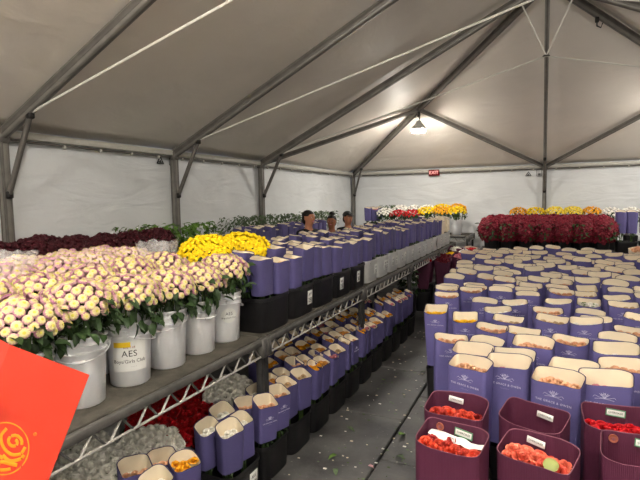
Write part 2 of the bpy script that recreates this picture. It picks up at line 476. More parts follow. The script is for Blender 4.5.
# lamps
def make_lamp(loc, label, lm='lamp'):
    t = thing('work_lamp', label, 'lamp', loc, 0)
    mb = MB(); mb.box((0, 0, .0), (.05, .07, .09), 'black_iron', None, .01); mb.tube([(0, 0, -.03), (.02, 0, -.09), (0, 0, -.13)], .012, 'black_iron', 8); mb.build('clamp', t)
    mb = MB(); mb.lathe([(.03, -.12), (.05, -.135), (.06, -.17), (.05, -.175), (.0, -.175)], 'pvc', 20); mb.build('socket', t)
    if lm == 'lamp_far': mb = MB(); mb.lathe([(.0, -.176), (.065, -.178), (.125, -.235), (.150, -.30), (.146, -.30), (.12, -.24), (.06, -.186), (0, -.186)], 'pvc', 24); mb.build('added_reflector', t)  # opaque cone added to keep the lamp's hot spot off the roof
    mb = MB(); mb.lathe([(.0, -.19), (.055, -.192), (.112, -.245), (.138, -.33), (.125, -.35), (.0, -.37)], lm, 24); mb.build('glowing_diffuser', t)
    mb = MB(); mb.tube([(0, 0, -.03), (-.08, .02, -.06), (-.05, .03, .03)], .007, 'black_iron', 6); mb.build('cord', t)
    return t
zl = (E+A)/2-.16
make_lamp(((XL+CX)/2, D-W/2-.02, zl), 'glowing white lamp hung where the left hip rafter meets the jack rafters', 'lamp_far')
make_lamp(((XR+CX)/2, D-W/2-.02, zl), 'glowing white lamp hung on the right hip rafter', 'lamp_far')
make_lamp((CX, .6, A-.16), 'glowing white lamp hung from the ridge above the viewer', 'added_ridge_lamp')  # unseen lamp, added to spread the light more evenly
for x in ((XL+CX)/2, (XR+CX)/2): make_lamp((x, -1.7, zl), 'glowing white lamp hung on the %s rafter behind the viewer' % ('left' if x < 0 else 'right'), 'lamp' if x < 0 else 'lamp_dim')

# ------------------------------------------------------------------ racks
SH = .96
def make_rack(label, x0, x1, t0, t1, front, sh=SH, wire=True, group='steel storage racks'):
    """front: 'x1' (long edge at x1) or 't0'"""
    cx, ct = (x0+x1)/2, (t0+t1)/2
    t = thing('storage_rack', label, 'rack', (cx, ct, 0), 0, group)
    mb = MB(); mb.box((0, 0, sh-.012), (x1-x0-.05, t1-t0-.01, .024), 'deck', None, .004)
    n = int((x1-x0)/.15)
    mb.build('shelf_deck', t)
    for sx in (-1, 1):
        for st in (-1, 1):
            mb = MB(); px, pt = sx*((x1-x0)/2-.025), st*((t1-t0)/2-.03)
            mb.beam((px, pt, 0), (px, pt, sh-.03), .045, .045, 'rackpost')
            mb.box((px, pt, .005), (.08, .058, .01), 'rackpost')
            mb.box((px+sx*.012, pt, sh-.07), (.075, .056, .13), 'zinc', None, .006)
            mb.build('post', t)
    def truss(a, b, bright):
        a, b = Vector(a), Vector(b); L = (b-a).length
        mb = MB(); mb.beam(a+Vector((0, 0, -.005)), b+Vector((0, 0, -.005)), .03, .045, 'zinc'); mb.build('edge_rail', t)
        mb = MB(); lo = Vector((0, 0, -.105)); mb.tube([a+lo, b+lo], .0075, 'wire', 8)
        n = max(2, int(L/.155)); hi = Vector((0, 0, -.025))
        for k in range(n):
            p0, p1 = a.lerp(b, (k+.08)/n)+lo, a.lerp(b, (k+.5)/n)+hi
            p2 = a.lerp(b, (k+.92)/n)+lo
            mb.tube([p0, p1], .0065, 'wire', 6); mb.tube([p1, p2], .006, 'zinc', 6)
        mb.build('lattice_girder', t)
    hx, ht = (x1-x0)/2, (t1-t0)/2
    truss((hx, -ht+.06, sh-.02), (hx, ht-.06, sh-.02), 1) ; truss((-hx, -ht+.06, sh-.02), (-hx, ht-.06, sh-.02), 0)
    truss((-hx+.06, -ht+.012, sh-.02), (hx-.06, -ht+.012, sh-.02), 0); truss((-hx+.06, ht-.012, sh-.02), (hx-.06, ht-.012, sh-.02), 0)
    return t
names = ['nearest, under the pale chrysanthemum buckets', 'second, under the first black tubs', 'third along the aisle, under black tubs', 'fourth along the aisle, under pale grey tubs', 'fifth and last along the aisle']
tt = [.78, 2.82, 4.84, 6.87, 8.87, 10.65]
for i in range(5): make_rack('grey steel rack section with lattice edge, '+names[i], -2.98, -1.75, tt[i], tt[i+1], 'x1')
for i, (a, b, n) in enumerate(((1.3, 3.5, 'below the dark burgundy chrysanthemums'), (3.5, 5.7, 'below the bright green leaves'), (5.7, 8.1, 'behind the three people'), (8.1, 10.4, 'in the far left corner'))):
    make_rack('grey steel rack section along the left tent wall, '+n, -4.48, -3.72, a, b, 'x1')
make_rack('grey steel rack along the back wall left of the aisle end', -4.0, -1.5, 10.85, 11.75, 't0', 1.08)
make_rack('grey steel rack along the back wall under the burgundy chrysanthemums', -1.27, 1.95, 10.05, 11.6, 't0', .80)

# ------------------------------------------------------------------ flowers
def sph(u, v): return (math.sin(v)*math.cos(u), math.sin(v)*math.sin(u), math.cos(v))
def align(n):
    return Vector((0, 0, 1)).rotation_difference(Vector(n)).to_matrix().to_4x4()
def mum_geo(mb, m, T, r=.02, rings=4, n=11, mc=None, min_=None):
    """small domed chrysanthemum: rings of narrow incurved petals over a ball, round a yellow-green disc"""
    for k in range(rings):
        q = (k+.6)/rings; v0 = .15+1.35*max(0, q-.35); v1 = .30+1.55*q; off = .5*(k % 2); nn = max(5, int(n*(.55+.45*q)))
        mm = (min_ or m) if k < rings*.3 else m
        for i in range(nn):
            a = 2*PI*(i+off)/nn; w = PI/nn*1.05
            P = lambda v, rad, da: (rad*math.sin(v)*math.cos(a+da), rad*math.sin(v)*math.sin(a+da), rad*math.cos(v)*.72)
            vm = (v0+v1)/2
            vs = [P(v0, r*.72, -w*.4), P(v0, r*.72, w*.4), P(vm, r*.98, w), P(vm, r*.90, 0), P(vm, r*.98, -w), P(v1, r*1.0, w*.7), P(v1+.1, r*1.03, 0), P(v1, r*1.0, -w*.7)]
            mb.add(vs, [(0, 1, 2, 3), (0, 3, 4), (3, 2, 5, 6), (4, 3, 6, 7)], mm, T)
    if mc:
        v = [(0, 0, r*.80)]+[(r*.30*math.cos(2*PI*i/8), r*.30*math.sin(2*PI*i/8), r*.70) for i in range(8)]
        mb.add(v, [(0, 1+i, 1+(i+1) % 8) for i in range(8)], mc, T)
def pom_geo(mb, m, T, r=.02, seed=0, n=8):
    """small shaggy pompon head"""
    rr = random.Random(seed); rings = []
    for j, (v, q) in enumerate(((.12, .78), (.5, 1.), (.85, .82), (1.2, 1.02), (1.65, .8), (2.1, .62))):
        ring = []
        for i in range(n):
            u = 2*PI*(i+.5*(j % 2))/n
            k = r*q*(1+rr.uniform(-.16, .16)); x, y, z = sph(u, v); ring.append((x*k, y*k, z*k*.8))
        rings.append(ring)
    mb.loft(rings, m, T, True)
def rose_geo(mb, m, T, r=.03, seed=0):
    """rose head: tight spiral bud wrapped by rings of curled petals"""
    rr = random.Random(seed)
    prof = [(.10, .50), (.30, .62), (.36, .50), (.34, .1), (.2, -.3)]
    mb.lathe([(a*r, b*r) for a, b in prof], m, 8, T=T)
    for k, (q, n, tilt, hh) in enumerate(((.45, 3, .1, .62), (.68, 4, .3, .55), (.9, 5, .62, .40), (1.06, 5, 1.0, .16))):
        for i in range(n):
            a = 2*PI*(i+.5*k+rr.uniform(-.1, .1))/n; half = PI/n*1.25; rows = []
            for j in range(4):
                f = j/3; row = []
                for c in range(5):
                    b = a+half*(c/2-1)*(.55+.45*math.sin(PI*min(1, f*.8+.2)))
                    rad = r*q*(.45+.55*f**.7)+ r*.18*tilt*f**3; z = r*(-.35+(hh+.35)*f) - (abs(c-2)/2)**2*r*.12*f - (r*.22*tilt if j == 3 else 0)
                    row.append((rad*math.cos(b), rad*math.sin(b), z))
                rows.append(row)
            mb.loft(rows, m, T, False, False)
def leaf_geo(mb, m, T, l=.06, w=.03):
    vs = [(0, 0, 0), (l*.3, -w*.5, .006), (l*.35, 0, -.002), (l*.3, w*.5, .006), (l*.7, -w*.42, -.004), (l*.7, 0, -.012), (l*.7, w*.42, -.004), (l, 0, -.026)]
    mb.add(vs, [(0, 1, 2), (0, 2, 3), (1, 4, 5, 2), (2, 5, 6, 3), (4, 7, 5), (5, 7, 6)], m, T)
def leaf_cluster(n, rx, z0, z1, m, seed, l=.06, droop=.6, rmin=.3):
    r = random.Random(seed); mb = MB()
    for i in range(n):
        a = r.uniform(0, 2*PI); q = rx*math.sqrt(r.uniform(rmin**2, 1)); z = r.uniform(z0, z1)
        T = Matrix.Translation((q*math.cos(a), q*math.sin(a), z)) @ Matrix.Rotation(a+r.uniform(-.7, .7), 4, 'Z') @ Matrix.Rotation(r.uniform(-.4, droop+.4), 4, 'Y') @ Matrix.Rotation(r.uniform(-.6, .6), 4, 'X')
        leaf_geo(mb, m, T, l*r.uniform(.7, 1.3), l*.55*r.uniform(.8, 1.2))
    return mb
def dome_points(n, rx, rz, seed, low=-.15):
    r = random.Random(seed); out = []; ga = PI*(3-math.sqrt(5))
    for i in range(n):
        c = 1-(1-low)*(i+.5)/n; s = math.sqrt(max(0, 1-c*c)); a = ga*i
        x, y = s*math.cos(a), s*math.sin(a); k = 1+r.uniform(-.06, .06)
        out.append(((x*rx*k+r.uniform(-.006, .006), y*rx*k+r.uniform(-.006, .006), c*rz*k), Vector((x/rx, y/rx, c/rz*.9+2)).normalized(), (x, y, c)))
    return out
MUMS = []
for k in range(4):
    mb = MB(); mum_geo(mb, 'mum', None, .0195+.0012*k, 4, 13+k, 'mumc', 'mumi'); MUMS.append(mb.mesh('bloom'))
def stems_mesh(h, sp=.02, n=6, m='stem'):
    mb = MB()
    for i in range(n):
        a = 2*PI*i/n; mb.tube([(sp*.6*math.cos(a), sp*.6*math.sin(a), .004), (sp*math.cos(a), sp*math.sin(a), h)], .004, m, 5)
    return mb
# --- cut chrysanthemum bunch standing in a bucket
def mum_bunch_detailed(loc, base, zc, rx, rz, n, label, group, seed):
    t = thing('chrysanthemum_bunch', label, 'flowers', loc, R.uniform(0, 6), group)
    stems_mesh(zc-.02, .05, 9).build('stems', t)
    leaf_cluster(150, rx*.98, zc-.12, zc+rz*.45, 'leaf', seed, .065, 1.1, .35).build('foliage', t)
    for i, (p, nrm, u) in enumerate(dome_points(n, rx, rz, seed, -.18)):
        o = link('bloom', MUMS[R.randrange(4)], t)
        o.matrix_local = Matrix.Translation((p[0], p[1], zc+p[2])) @ align((nrm+Vector((u[0]*.7+R.uniform(-.25, .25), u[1]*.7+R.uniform(-.25, .25), 0))).normalized()) @ Matrix.Rotation(R.uniform(0, 6), 4, 'Z')
    return t
def bunch_proto(name, m, zc, rx, rz, n, hr, seed, leafm='leaf', nl=70, mm=None, style='pom', low=-.2, droop=1.0, leafl=.06, mc=None):
    t = thing(name, 'x', 'flowers')
    stems_mesh(zc-.02, .05, 9).build('stems', t)
    leaf_cluster(nl, rx*.98, zc-.12, zc+rz*.5, leafm, seed, leafl, droop, .35).build('foliage', t)
    mb = MB()
    for i, (p, nrm, u) in enumerate(dome_points(n, rx, rz, seed, low)):
        T = Matrix.Translation((p[0], p[1], zc+p[2])) @ align(nrm)
        if style == 'pom': pom_geo(mb, m, T, hr*R.uniform(.85, 1.15), seed*99+i)
        elif style == 'mum': mum_geo(mb, m, T, hr, 3, 9, mc, 'mumi' if mc else None)
        else: rose_geo(mb, m, T, hr*R.uniform(.9, 1.1), i)
    mb.build('blossoms', t)
    return t
PROTO = []
def take(proto, loc, rz, label, group=None, scale=1):
    """first use moves the prototype itself, later uses copy it"""
    if 'used' not in KIDS.setdefault(proto.name, {}):
        KIDS[proto.name]['used'] = 1; o = proto
    else: o = dup(proto)
    o.location = loc; o.rotation_euler = (0, 0, rz); o['label'] = label
    if scale != 1: o.scale = (scale, scale, scale)
    if group: o['group'] = group
    elif 'group' in o: del o['group']
    return o

# ------------------------------------------------------------------ buckets
def make_bucket(h, r0, r1, m, handle=True, nm='flower_bucket'):
    t = thing(nm, 'x', 'bucket')
    mb = MB(); w = .004
    mb.lathe([(0, .003), (r0-.006, 0), (r0, .006), (r0+(r1-r0)*.75, h*.75), (r0+(r1-r0)*.76, h*.76), (r1+.004, h*.765), (r1+.004, h*.79), (r1-.001, h*.80),
              (r1-.001, h*.86), (r1+.005, h*.865), (r1+.005, h*.885), (r1, h*.89), (r1, h*.955), (r1+.007, h*.96), (r1+.008, h-.003), (r1+.004, h), (r1-w, h-.002), (r1-w-.002, h*.9), (r0-w, .012), (0, .010)], m, 40)
    mb.build('pail', t)
    if handle:
        mb = MB(); hz = h*.83; pts = []
        for k in range(17):
            a = PI*k/16; pts.append(((r1+.014)*math.cos(a), -(r1+.014)*math.sin(a)*.98, hz-.05*math.sin(a)))
        mb.tube(pts, .0028, m, 6); hd = mb.build('handle', t)
        mb = MB(); mb.tube(pts[7:10], .008, m, 10); mb.build('grip', hd)
        for sx in (-1, 1):
            mb = MB(); mb.tube([(sx*(r1-.002), 0, hz), (sx*(r1+.017), 0, hz)], .014, m, 12); mb.build('handle_boss', t)
    return t
def curved_label(t, r0, r1, h, zc, wd, ht, lines, ang, yellow=True, oval=False, m='paper'):
    lab = MB(); off = .0022
    def P(x, z, o): 
        r = r0+(r1-r0)*((z)/h)*.98+o; a = ang+x/r
        return (r*math.sin(a), -r*math.cos(a), z)
    n = 16; rows = []
    for i in range(n+1):
        x = wd*(i/n-.5); hh = ht/2*(math.sqrt(max(.02, 1-(2*i/n-1)**2)) if oval else 1)
        rows.append([P(x, zc-hh, off), P(x, zc, off), P(x, zc+hh, off)])
    lab.loft(rows, m, None, False, False); lo = lab.build('paper_label', t)
    tx = MB()
    for body, size, x, dz, col, spc in lines:
        v, f = text_geo(body, size, extrude=0, spacing=spc)
        v = [P(a+x, zc+dz+b, off+.0012) for a, b, c in v]; tx.add(v, f, col)
    tx.build('lettering', lo, False)
    if yellow:
        yb = MB(); rows = []
        for i in range(17):
            x = -.078+.085*i/16; rows.append([P(x, zc+ht*.30, off+.004), P(x, zc+ht*.38, off+.004), P(x, zc+ht*.47, off+.004)])
        yb.loft(rows, 'yellow_mark', None, False, False); yb.build('yellow_sticker', lo)
    return lo
BH = .335
bproto = make_bucket(BH, .100, .118, 'bucket')
XF = -1.985
ts_front = [1.27, 1.55, 1.845, 2.125, 2.405, 2.68]
bl = ['white plastic flower bucket partly hidden behind the red card, nearest the viewer', 'white plastic flower bucket with handle just right of the red card', 'white bucket with a paper label reading AES under a yellow sticker', 'plain white bucket right of the bucket labelled AES', 'plain white bucket second to the right of the AES bucket', 'white bucket with a torn AES label, last before the purple bouquets']
def facing(x, y): return math.atan2(-x, y)*-1      # yaw that turns local -Y to the camera
buckets = []
for i, t in enumerate(ts_front):
    o = take(bproto, (XF, t, SH), .35+.9*(i % 3) if i not in (1, 2) else (.85 if i == 1 else .95), bl[i], 'white flower buckets in the front row')
    buckets.append(o)
L1 = [('AES', .046, .0, .012, 'ink', 1.05), ('Boys/Girls Club', .0255, 0, -.028, 'ink', 1), ('802-168', .016, .0, .046, 'bronze', 1.1), ('- - - -', .012, .02, -.055, 'ink', 1)]
curved_label(buckets[2], .100, .118, BH, .165, .172, .160, L1, -1.45)
curved_label(buckets[5], .100, .118, BH, .185, .11, .10, [('AES', .03, .0, .012, 'ink', 1.05), ('Boys/Girls Club', .016, 0, -.016, 'ink', 1)], -1.5, False, True)
buckets[2].rotation_euler.z = 2.27
buckets[5].rotation_euler.z = 2.45
rows_x = [XF, -2.28, -2.57, -2.84]
for j, x in enumerate(rows_x[1:]):
    for i, t in enumerate(ts_front[:-1] if j < 3 else ts_front):
        take(bproto, (x, t+.02, SH), R.uniform(0, 6), f"white bucket hidden under pale chrysanthemums, {ordn(i+1)} from the viewer in the {['second','third','last'][j]} row", 'white flower buckets under the pale chrysanthemums')
k = 0
for j, x in enumerate(rows_x[:2]):
    for i, t in enumerate(ts_front if j == 0 else ts_front[:-1]):
        lab = f"pale pink and cream chrysanthemum bunch, {ordn(i+1)} from the viewer in the {['front','second'][j]} bucket row"
        mum_bunch_detailed((x, t+(.02 if j else 0), SH+.014), SH, .435+.015*R.uniform(-1, 1)+(.04 if j else 0), .172, .115, 100, lab, 'pale chrysanthemum bunches', 50+k); k += 1
mp = [bunch_proto('chrysanthemum_bunch', 'mum_mix', .50, .172, .12, 110, .022, 80+q, style='mum', nl=50, mc='mumc') for q in range(2)]
for j, x in enumerate(rows_x[2:]):
    for i, t in enumerate(ts_front[:-1]):
        take(mp[(i+j) % 2], (x, t+.02, SH+.014), R.uniform(0, 6), f"bunch of pale chrysanthemums in the {['third','last'][j]} row of white buckets, {ordn(i+1)} from the viewer", 'pale chrysanthemum bunches')
# clear cellophane cones round a few of the rear bunches
def make_cello(loc, label, h=.27, r=.16, z=.42, seed=1):
    rr = random.Random(seed); rings = []
    for j in range(9):
        f = j/8; ring = []
        for i in range(36):
            a = 2*PI*i/36; q = r*(.55+.5*f)*(1+.07*math.sin(a*7+seed+f*2)*f+.06*nz((math.cos(a)*2, math.sin(a)*2, f*3+seed), 1.5))
            ring.append((q*math.cos(a), q*math.sin(a), h*f + (.05*nz((math.cos(a)*3, math.sin(a)*3, seed)) if j == 8 else 0)))
        rings.append(ring)
    mb = MB(); mb.loft(rings, 'cello', None, False); o = mb.build('cellophane_wrap'); o.location = (loc[0], loc[1], loc[2]+z)
    return tag(o, label, 'cellophane', 'clear cellophane wraps')
cl = ['nearest the viewer in the last row', 'second from the viewer in the last row', 'nearest the viewer in the third row', 'second from the viewer in the third row']
for i, (x, t) in enumerate(((rows_x[3], ts_front[0]), (rows_x[3], ts_front[1]), (rows_x[2], ts_front[0]), (rows_x[2], ts_front[1]))):
    make_cello((x, t+.02, SH), 'clear cellophane around pale chrysanthemums, '+cl[i], seed=i+1)
make_cello((rows_x[1]-.1, 2.50, SH), 'clear cellophane cone standing beside the yellow chrysanthemums', .26, .13, .42, 8)
# yellow chrysanthemums
yp = bunch_proto('yellow_chrysanthemum_bunch', 'yellow', .53, .215, .135, 300, .021, 31, nl=160, low=-.45)
for i, (x, t) in enumerate(((-2.32, 2.97), (-2.24, 3.30))):
    take(bproto, (x, t, SH), .4, f"white bucket under the {['left','right'][i]} bright yellow chrysanthemums", 'buckets under yellow chrysanthemums')
    take(yp, (x, t, SH+.014), i*2.1, f"bright yellow chrysanthemum bunch on the upper shelf, {['left','right'][i]} one of the two")
# burgundy chrysanthemums on the wall rack
bp1 = [bunch_proto('burgundy_chrysanthemum_bunch', 'burg2', .47, .205, .17, 150, .030, 11+q, nl=90, low=-.3) for q in range(2)]
i = 0
for j, x in enumerate((-3.90, -4.26)):
    t = 1.55
    while t < (4.1 if j == 0 else 3.8):
        i += 1
        n = round((t-1.55)/.36)+1
        take(bproto, (x, t, SH), R.uniform(0, 6), f"white bucket under burgundy chrysanthemums by left wall, {ordn(n)} from the viewer, {['front','back'][j]} row", 'buckets along the left wall')
        take(bp1[i % 2], (x, t, SH+.014), R.uniform(0, 6), f"dark burgundy chrysanthemum bunch by the left wall, {ordn(n)} from the viewer in the {['front','back'][j]} row", 'burgundy chrysanthemums along the left wall', R.uniform(.93, 1.03))
        t += .36
gp = thing('green_foliage_bunch', 'x', 'foliage'); stems_mesh(.4, .04, 8).build('stems', gp)
leaf_cluster(190, .21, .34, .66, 'leaf2', 5, .075, .5, .1).build('leaves', gp)
gp2 = thing('grey_green_foliage_bunch', 'x', 'foliage'); stems_mesh(.4, .04, 8).build('stems', gp2)
leaf_cluster(190, .21, .36, .70, 'leaf3', 6, .06, .3, .1).build('leaves', gp2)
n = 0
for t in (4.12, 4.50, 4.88, 5.26):
    n += 1
    take(bproto, (-4.22, t, SH), 0, f"white bucket under bright green leaves, {ordn(n)} from the viewer", 'buckets under green leaves')
    take(gp, (-4.22, t, SH+.014), n*1.3, f"bright green leafy bunch behind the burgundy chrysanthemums, {ordn(n)} from the viewer", 'bright green leafy bunches')
for i in range(9):
    t = 6.1+i*.44
    take(bproto, (-4.26, t, SH), 0, f"white bucket under grey-green foliage by the left wall, {ordn(i+1)} from the viewer", 'buckets under grey-green foliage')
    take(gp2, (-4.26, t, SH+.014), i*1.3, f"grey-green foliage bunch by the left wall, {ordn(i+1)} from the viewer", 'grey-green foliage bunches')

# ------------------------------------------------------------------ paper-wrapped bouquets
def srect(w, d, N, n=5.0):
    out = []
    for i in range(N):
        a = 2*PI*(i+.5)/N; c, s = math.cos(a), math.sin(a)
        out.append((w/2*math.copysign(abs(c)**(2/n), c), d/2*math.copysign(abs(s)**(2/n), s)))
    return out
def sleeve(z0, h, w, d, rise, tb, m, mrim, mlin, seed, N=40, deep=.17, wob=.008, nexp=None):
    """two meshes: outer paper (with its rim) and the lining sheet inside it"""
    rr = random.Random(seed); base = srect(w, d, N, rr.uniform(3.5, 8.0) if nexp is None else nexp)
    ph = rr.uniform(0, 9)
    def ztop(x, y): return h + rise*(y/d+.5) + wob*math.sin(x/w*5+ph) - .008*(1-(2*x/w)**2)*(1 if y < 0 else -.6)
    def ring(f, ins, zadd=0, zabs=None):
        out = []
        for x, y in base:
            s = tb+(1-tb)*(f**.85)
            zt = ztop(x, y)
            z = z0+(zt-z0)*f+zadd
            k = 1-ins/(math.hypot(x, y)+1e-6)
            bul = 1+.022*nz((x*9+seed, y*9, z*5+ph), 1)+.018*nz((x*38+seed*3, y*20, z*1.5), 1)
            sx, sy = s*bul, (s*.35+.65)*bul
            out.append((x*sx*k, y*sy*k, z))
        return out
    o = MB(); fs = (0, .12, .3, .5, .7, .85, .95, 1)
    o.loft([ring(f, 0) for f in fs], m, None, False)
    o.loft([ring(1, 0), ring(1, .0015, .0015), ring(1, .0035, .001), ring(1, .0045, -.004), ring(.955, .0045)], mrim, None, False)
    o.loft([ring(0, 0), ring(0, w*.12), ring(0, w*.2)], m, None, False)
    l = MB(); fl = max(.05, 1-deep/(h-z0))
    l.loft([ring(fl, .0055), ring((fl+1)/2, .0055), ring(.97, .0055), ring(1, .005, -.002)], mlin, None, False)
    l.loft([ring(fl, .0055), ring(fl, d*.3, .004), ring(fl, d*.46, .006)], mlin, None, True)
    return o, l
def logo_mesh(h, w, d, dz=-.105, m='print'):
    mb = MB(); y = -d/2*1.0-.0025
    T = Matrix.Translation((0, y-.0005, h+dz)) @ Matrix.Rotation(-.03, 4, 'X') @ FACE
    v, f = text_geo('THE GRACE & OWEN', w*.062, extrude=.0006, spacing=1.22); mb.add(v, f, m, T)
    v, f = text_geo('- - - - - -', w*.04, extrude=.0006, spacing=1.2); mb.add([(a, b-w*.085, c) for a, b, c in v], f, m, T)
    rr = random.Random(3)
    def stroke(pts): mb.tube([tuple(T @ Vector((a*w, b*w+w*.15, 0))) for a, b in pts], .0009, m, 5)
    for k in range(6):
        a = -.9+k*.36; stroke([(0, -.03), (.05*math.sin(a), .02), (.11*math.sin(a)*1.1, .075*math.cos(a)+.02)])
    for k in range(3):
        cx, cy, r = (-.04, 0.04)[k % 2]*1, .04+.02*(k == 2), .024
        cx = (-.05, .05, 0)[k]
        stroke([(cx+r*math.cos(q*.7)*(1-q*.07), cy+r*math.sin(q*.7)*(1-q*.07)) for q in range(13)])
    for sx in (-1, 1): stroke([(0, -.02), (sx*.09, -.01), (sx*.17, .02), (sx*.2, -.015)]); stroke([(0, -.03), (sx*.1, -.035), (sx*.17, -.05)])
    return mb
def fill(n, w, d, z, m, r, seed, style='rose'):
    rr = random.Random(seed); mb = MB(); nx = max(2, int(w/(r*1.9))); ny = max(1, round(d/(r*1.9)))
    for i in range(nx):
        for j in range(ny):
            x = (i+.5)/nx*w-w/2; y = (j+.5)/ny*d-d/2
            T = Matrix.Translation((x*.92+rr.uniform(-.004, .004), y*.8, z+rr.uniform(-.012, .012))) @ align(Vector((rr.uniform(-.3, .3), rr.uniform(-.5, .1), 1)).normalized())
            if style == 'rose': rose_geo(mb, m, T, r*rr.uniform(.85, 1.1), seed+i*9+j)
            else: pom_geo(mb, m, T, r, seed+i*9+j, 7)
    return mb
def roses_as_parts(t, w, d, z, m, r, seed, nx, ny, zj=.012):
    rr = random.Random(seed)
    vs = []
    for q in range(3):
        mb = MB(); rose_geo(mb, m, None, r*(.92+.08*q), q); vs.append(mb.mesh('rose'))
    for i in range(nx):
        for j in range(ny):
            x = (i+.5+.25*(j % 2)-.12)/nx*w-w/2; y = (j+.5)/ny*d-d/2
            o = link('rose', vs[(i+j+seed) % 3], t)
            o.matrix_local = Matrix.Translation((x*.80+rr.uniform(-.004, .004), y*.68, z+rr.uniform(-zj, zj))) @ align(Vector((rr.uniform(-.4, .4), rr.uniform(-.8, .1), 1)).normalized()) @ Matrix.Rotation(rr.uniform(0, 6), 4, 'Z')
def tissue_mesh(w, d, z, m, seed):
    """crumpled tissue collar lying over the flower heads"""
    rows = []; 
    for i in range(9):
        row = []
        for j in range(5):
            x = (i/8-.5)*w*.9; y = (j/4-.5)*d*.8
            row.append((x, y, z+.018*nz((x*22+seed, y*30, seed), 1)+.012*(j-2)*.3))
        rows.append(row)
    mb = MB(); mb.loft(rows, m, None, False, False); return mb
def bouquet(z0, h, w, d, rise, tb, seed, kind='purple', m='purple', nm='rose_bouquet', fillm='peach', logo=True, deep=.10, fz=-.045, leaves=True, fr=.022):
    t = thing(nm, 'x', 'bouquet')
    if kind == 'maroon': o, l = sleeve(z0, h, w, d, rise, tb, 'maroon', 'maroonrim', 'maroon', seed, deep=deep)
    else: o, l = sleeve(z0, h, w, d, rise, tb, m, 'rim', 'cream', seed, deep=deep)
    o.build('paper_sleeve', t); l.build('lining', t)
    s = stems_mesh(z0+.03, min(.018, d*.2), 6); s.build('stems', t)
    if leaves: leaf_cluster(9, d*.42, z0-.03, z0+.01, 'leaf', seed, .035, .8, .5).build('leaves', t)
    if fillm: fill(0, w*.84, d*.78, h+fz, fillm, fr, seed).build('flowers', t)
    if logo: logo_mesh(h, w, d).build('printed_logo', t, False)
    return t
BB = .40                                  # tall black bucket in the right-hand block
def tub_geo(mb, ring, tp, h, m):
    mb.loft([ring(tp, .0), ring(tp+.02, .004), ring(.965, h*.88), ring(.97, h*.89)], m, None, False)
    mb.loft([ring(tp, 0), ring(.3, 0)], m, None, True)
    mb.loft([ring(.965, h*.88, .005), ring(tp, .012, .005), ring(.3, .012)], m, None, False)
def rim_geo(mb, ring, h, m):
    mb.loft([ring(.968, h*.89), ring(1.0, h*.9), ring(1.0, h), ring(.98, h), ring(.965, h*.88, .006)], m, None, False)
def make_black_bucket(w, d, h, nm='black_bucket', tp=.8):
    t = thing(nm, 'x', 'bucket'); mb = MB(); N = 24
    def ring(s, z, ins=0): return [(x*s*(1-ins/math.hypot(x, y)), y*s*(1-ins/math.hypot(x, y)), z) for x, y in srect(w, d, N, 5)]
    tub_geo(mb, ring, tp, h, 'blackp')
    mb.build('tub', t)
    mb = MB(); rim_geo(mb, ring, h, 'blackp'); mb.build('rim', t)
    return t
bb = make_black_bucket(.205, .125, BB)
Z0 = BB+.008
PR = [bouquet(Z0, .885, .240, [.10, .08, .095, .085][q], .032, .90, 100+q, fillm=['peach', 'pinkf', 'whitef', 'tan'][q], deep=.12, fz=[-.018, -.06, -.03, -.022][q], leaves=False) for q in range(4)]
PN = [bouquet(Z0, .885, .265, .11, .05, .90, 140+q, fillm=['peach', 'pinkf', 'whitef'][q], deep=.13, fz=[-.015, -.05, -.04][q], leaves=False) for q in range(3)]
PF = [bouquet(Z0, .885, .255, [.095, .08, .09, .075][q], .045, .90, 160+q, fillm=['peach', 'tan', 'whitef', 'tan'][q], deep=.10, fz=[-.03, -.05, -.04, -.02][q], leaves=False, logo=False) for q in range(4)]
PY = thing('rose_bouquet', 'x', 'bouquet')
o, l = sleeve(Z0, .885, .205, .11, .06, .80, 'purple', 'rim', 'cream', 171, deep=.1); o.build('paper_sleeve', PY); l.build('lining', PY); stems_mesh(Z0+.03, .018).build('stems', PY); logo_mesh(.885, .205, .11).build('printed_logo', PY, False)
roses_as_parts(PY, .2, .10, .885-.012, 'yrose', .021, 5, 5, 2, .006)
PW = bouquet(Z0, .885, .2, .11, .05, .8, 177, fillm='whitef', fz=-.0, leaves=False)
leaf_cluster(10, .05, .88, .91, 'leaf2', 8, .04, .3).build('sprig', PW)
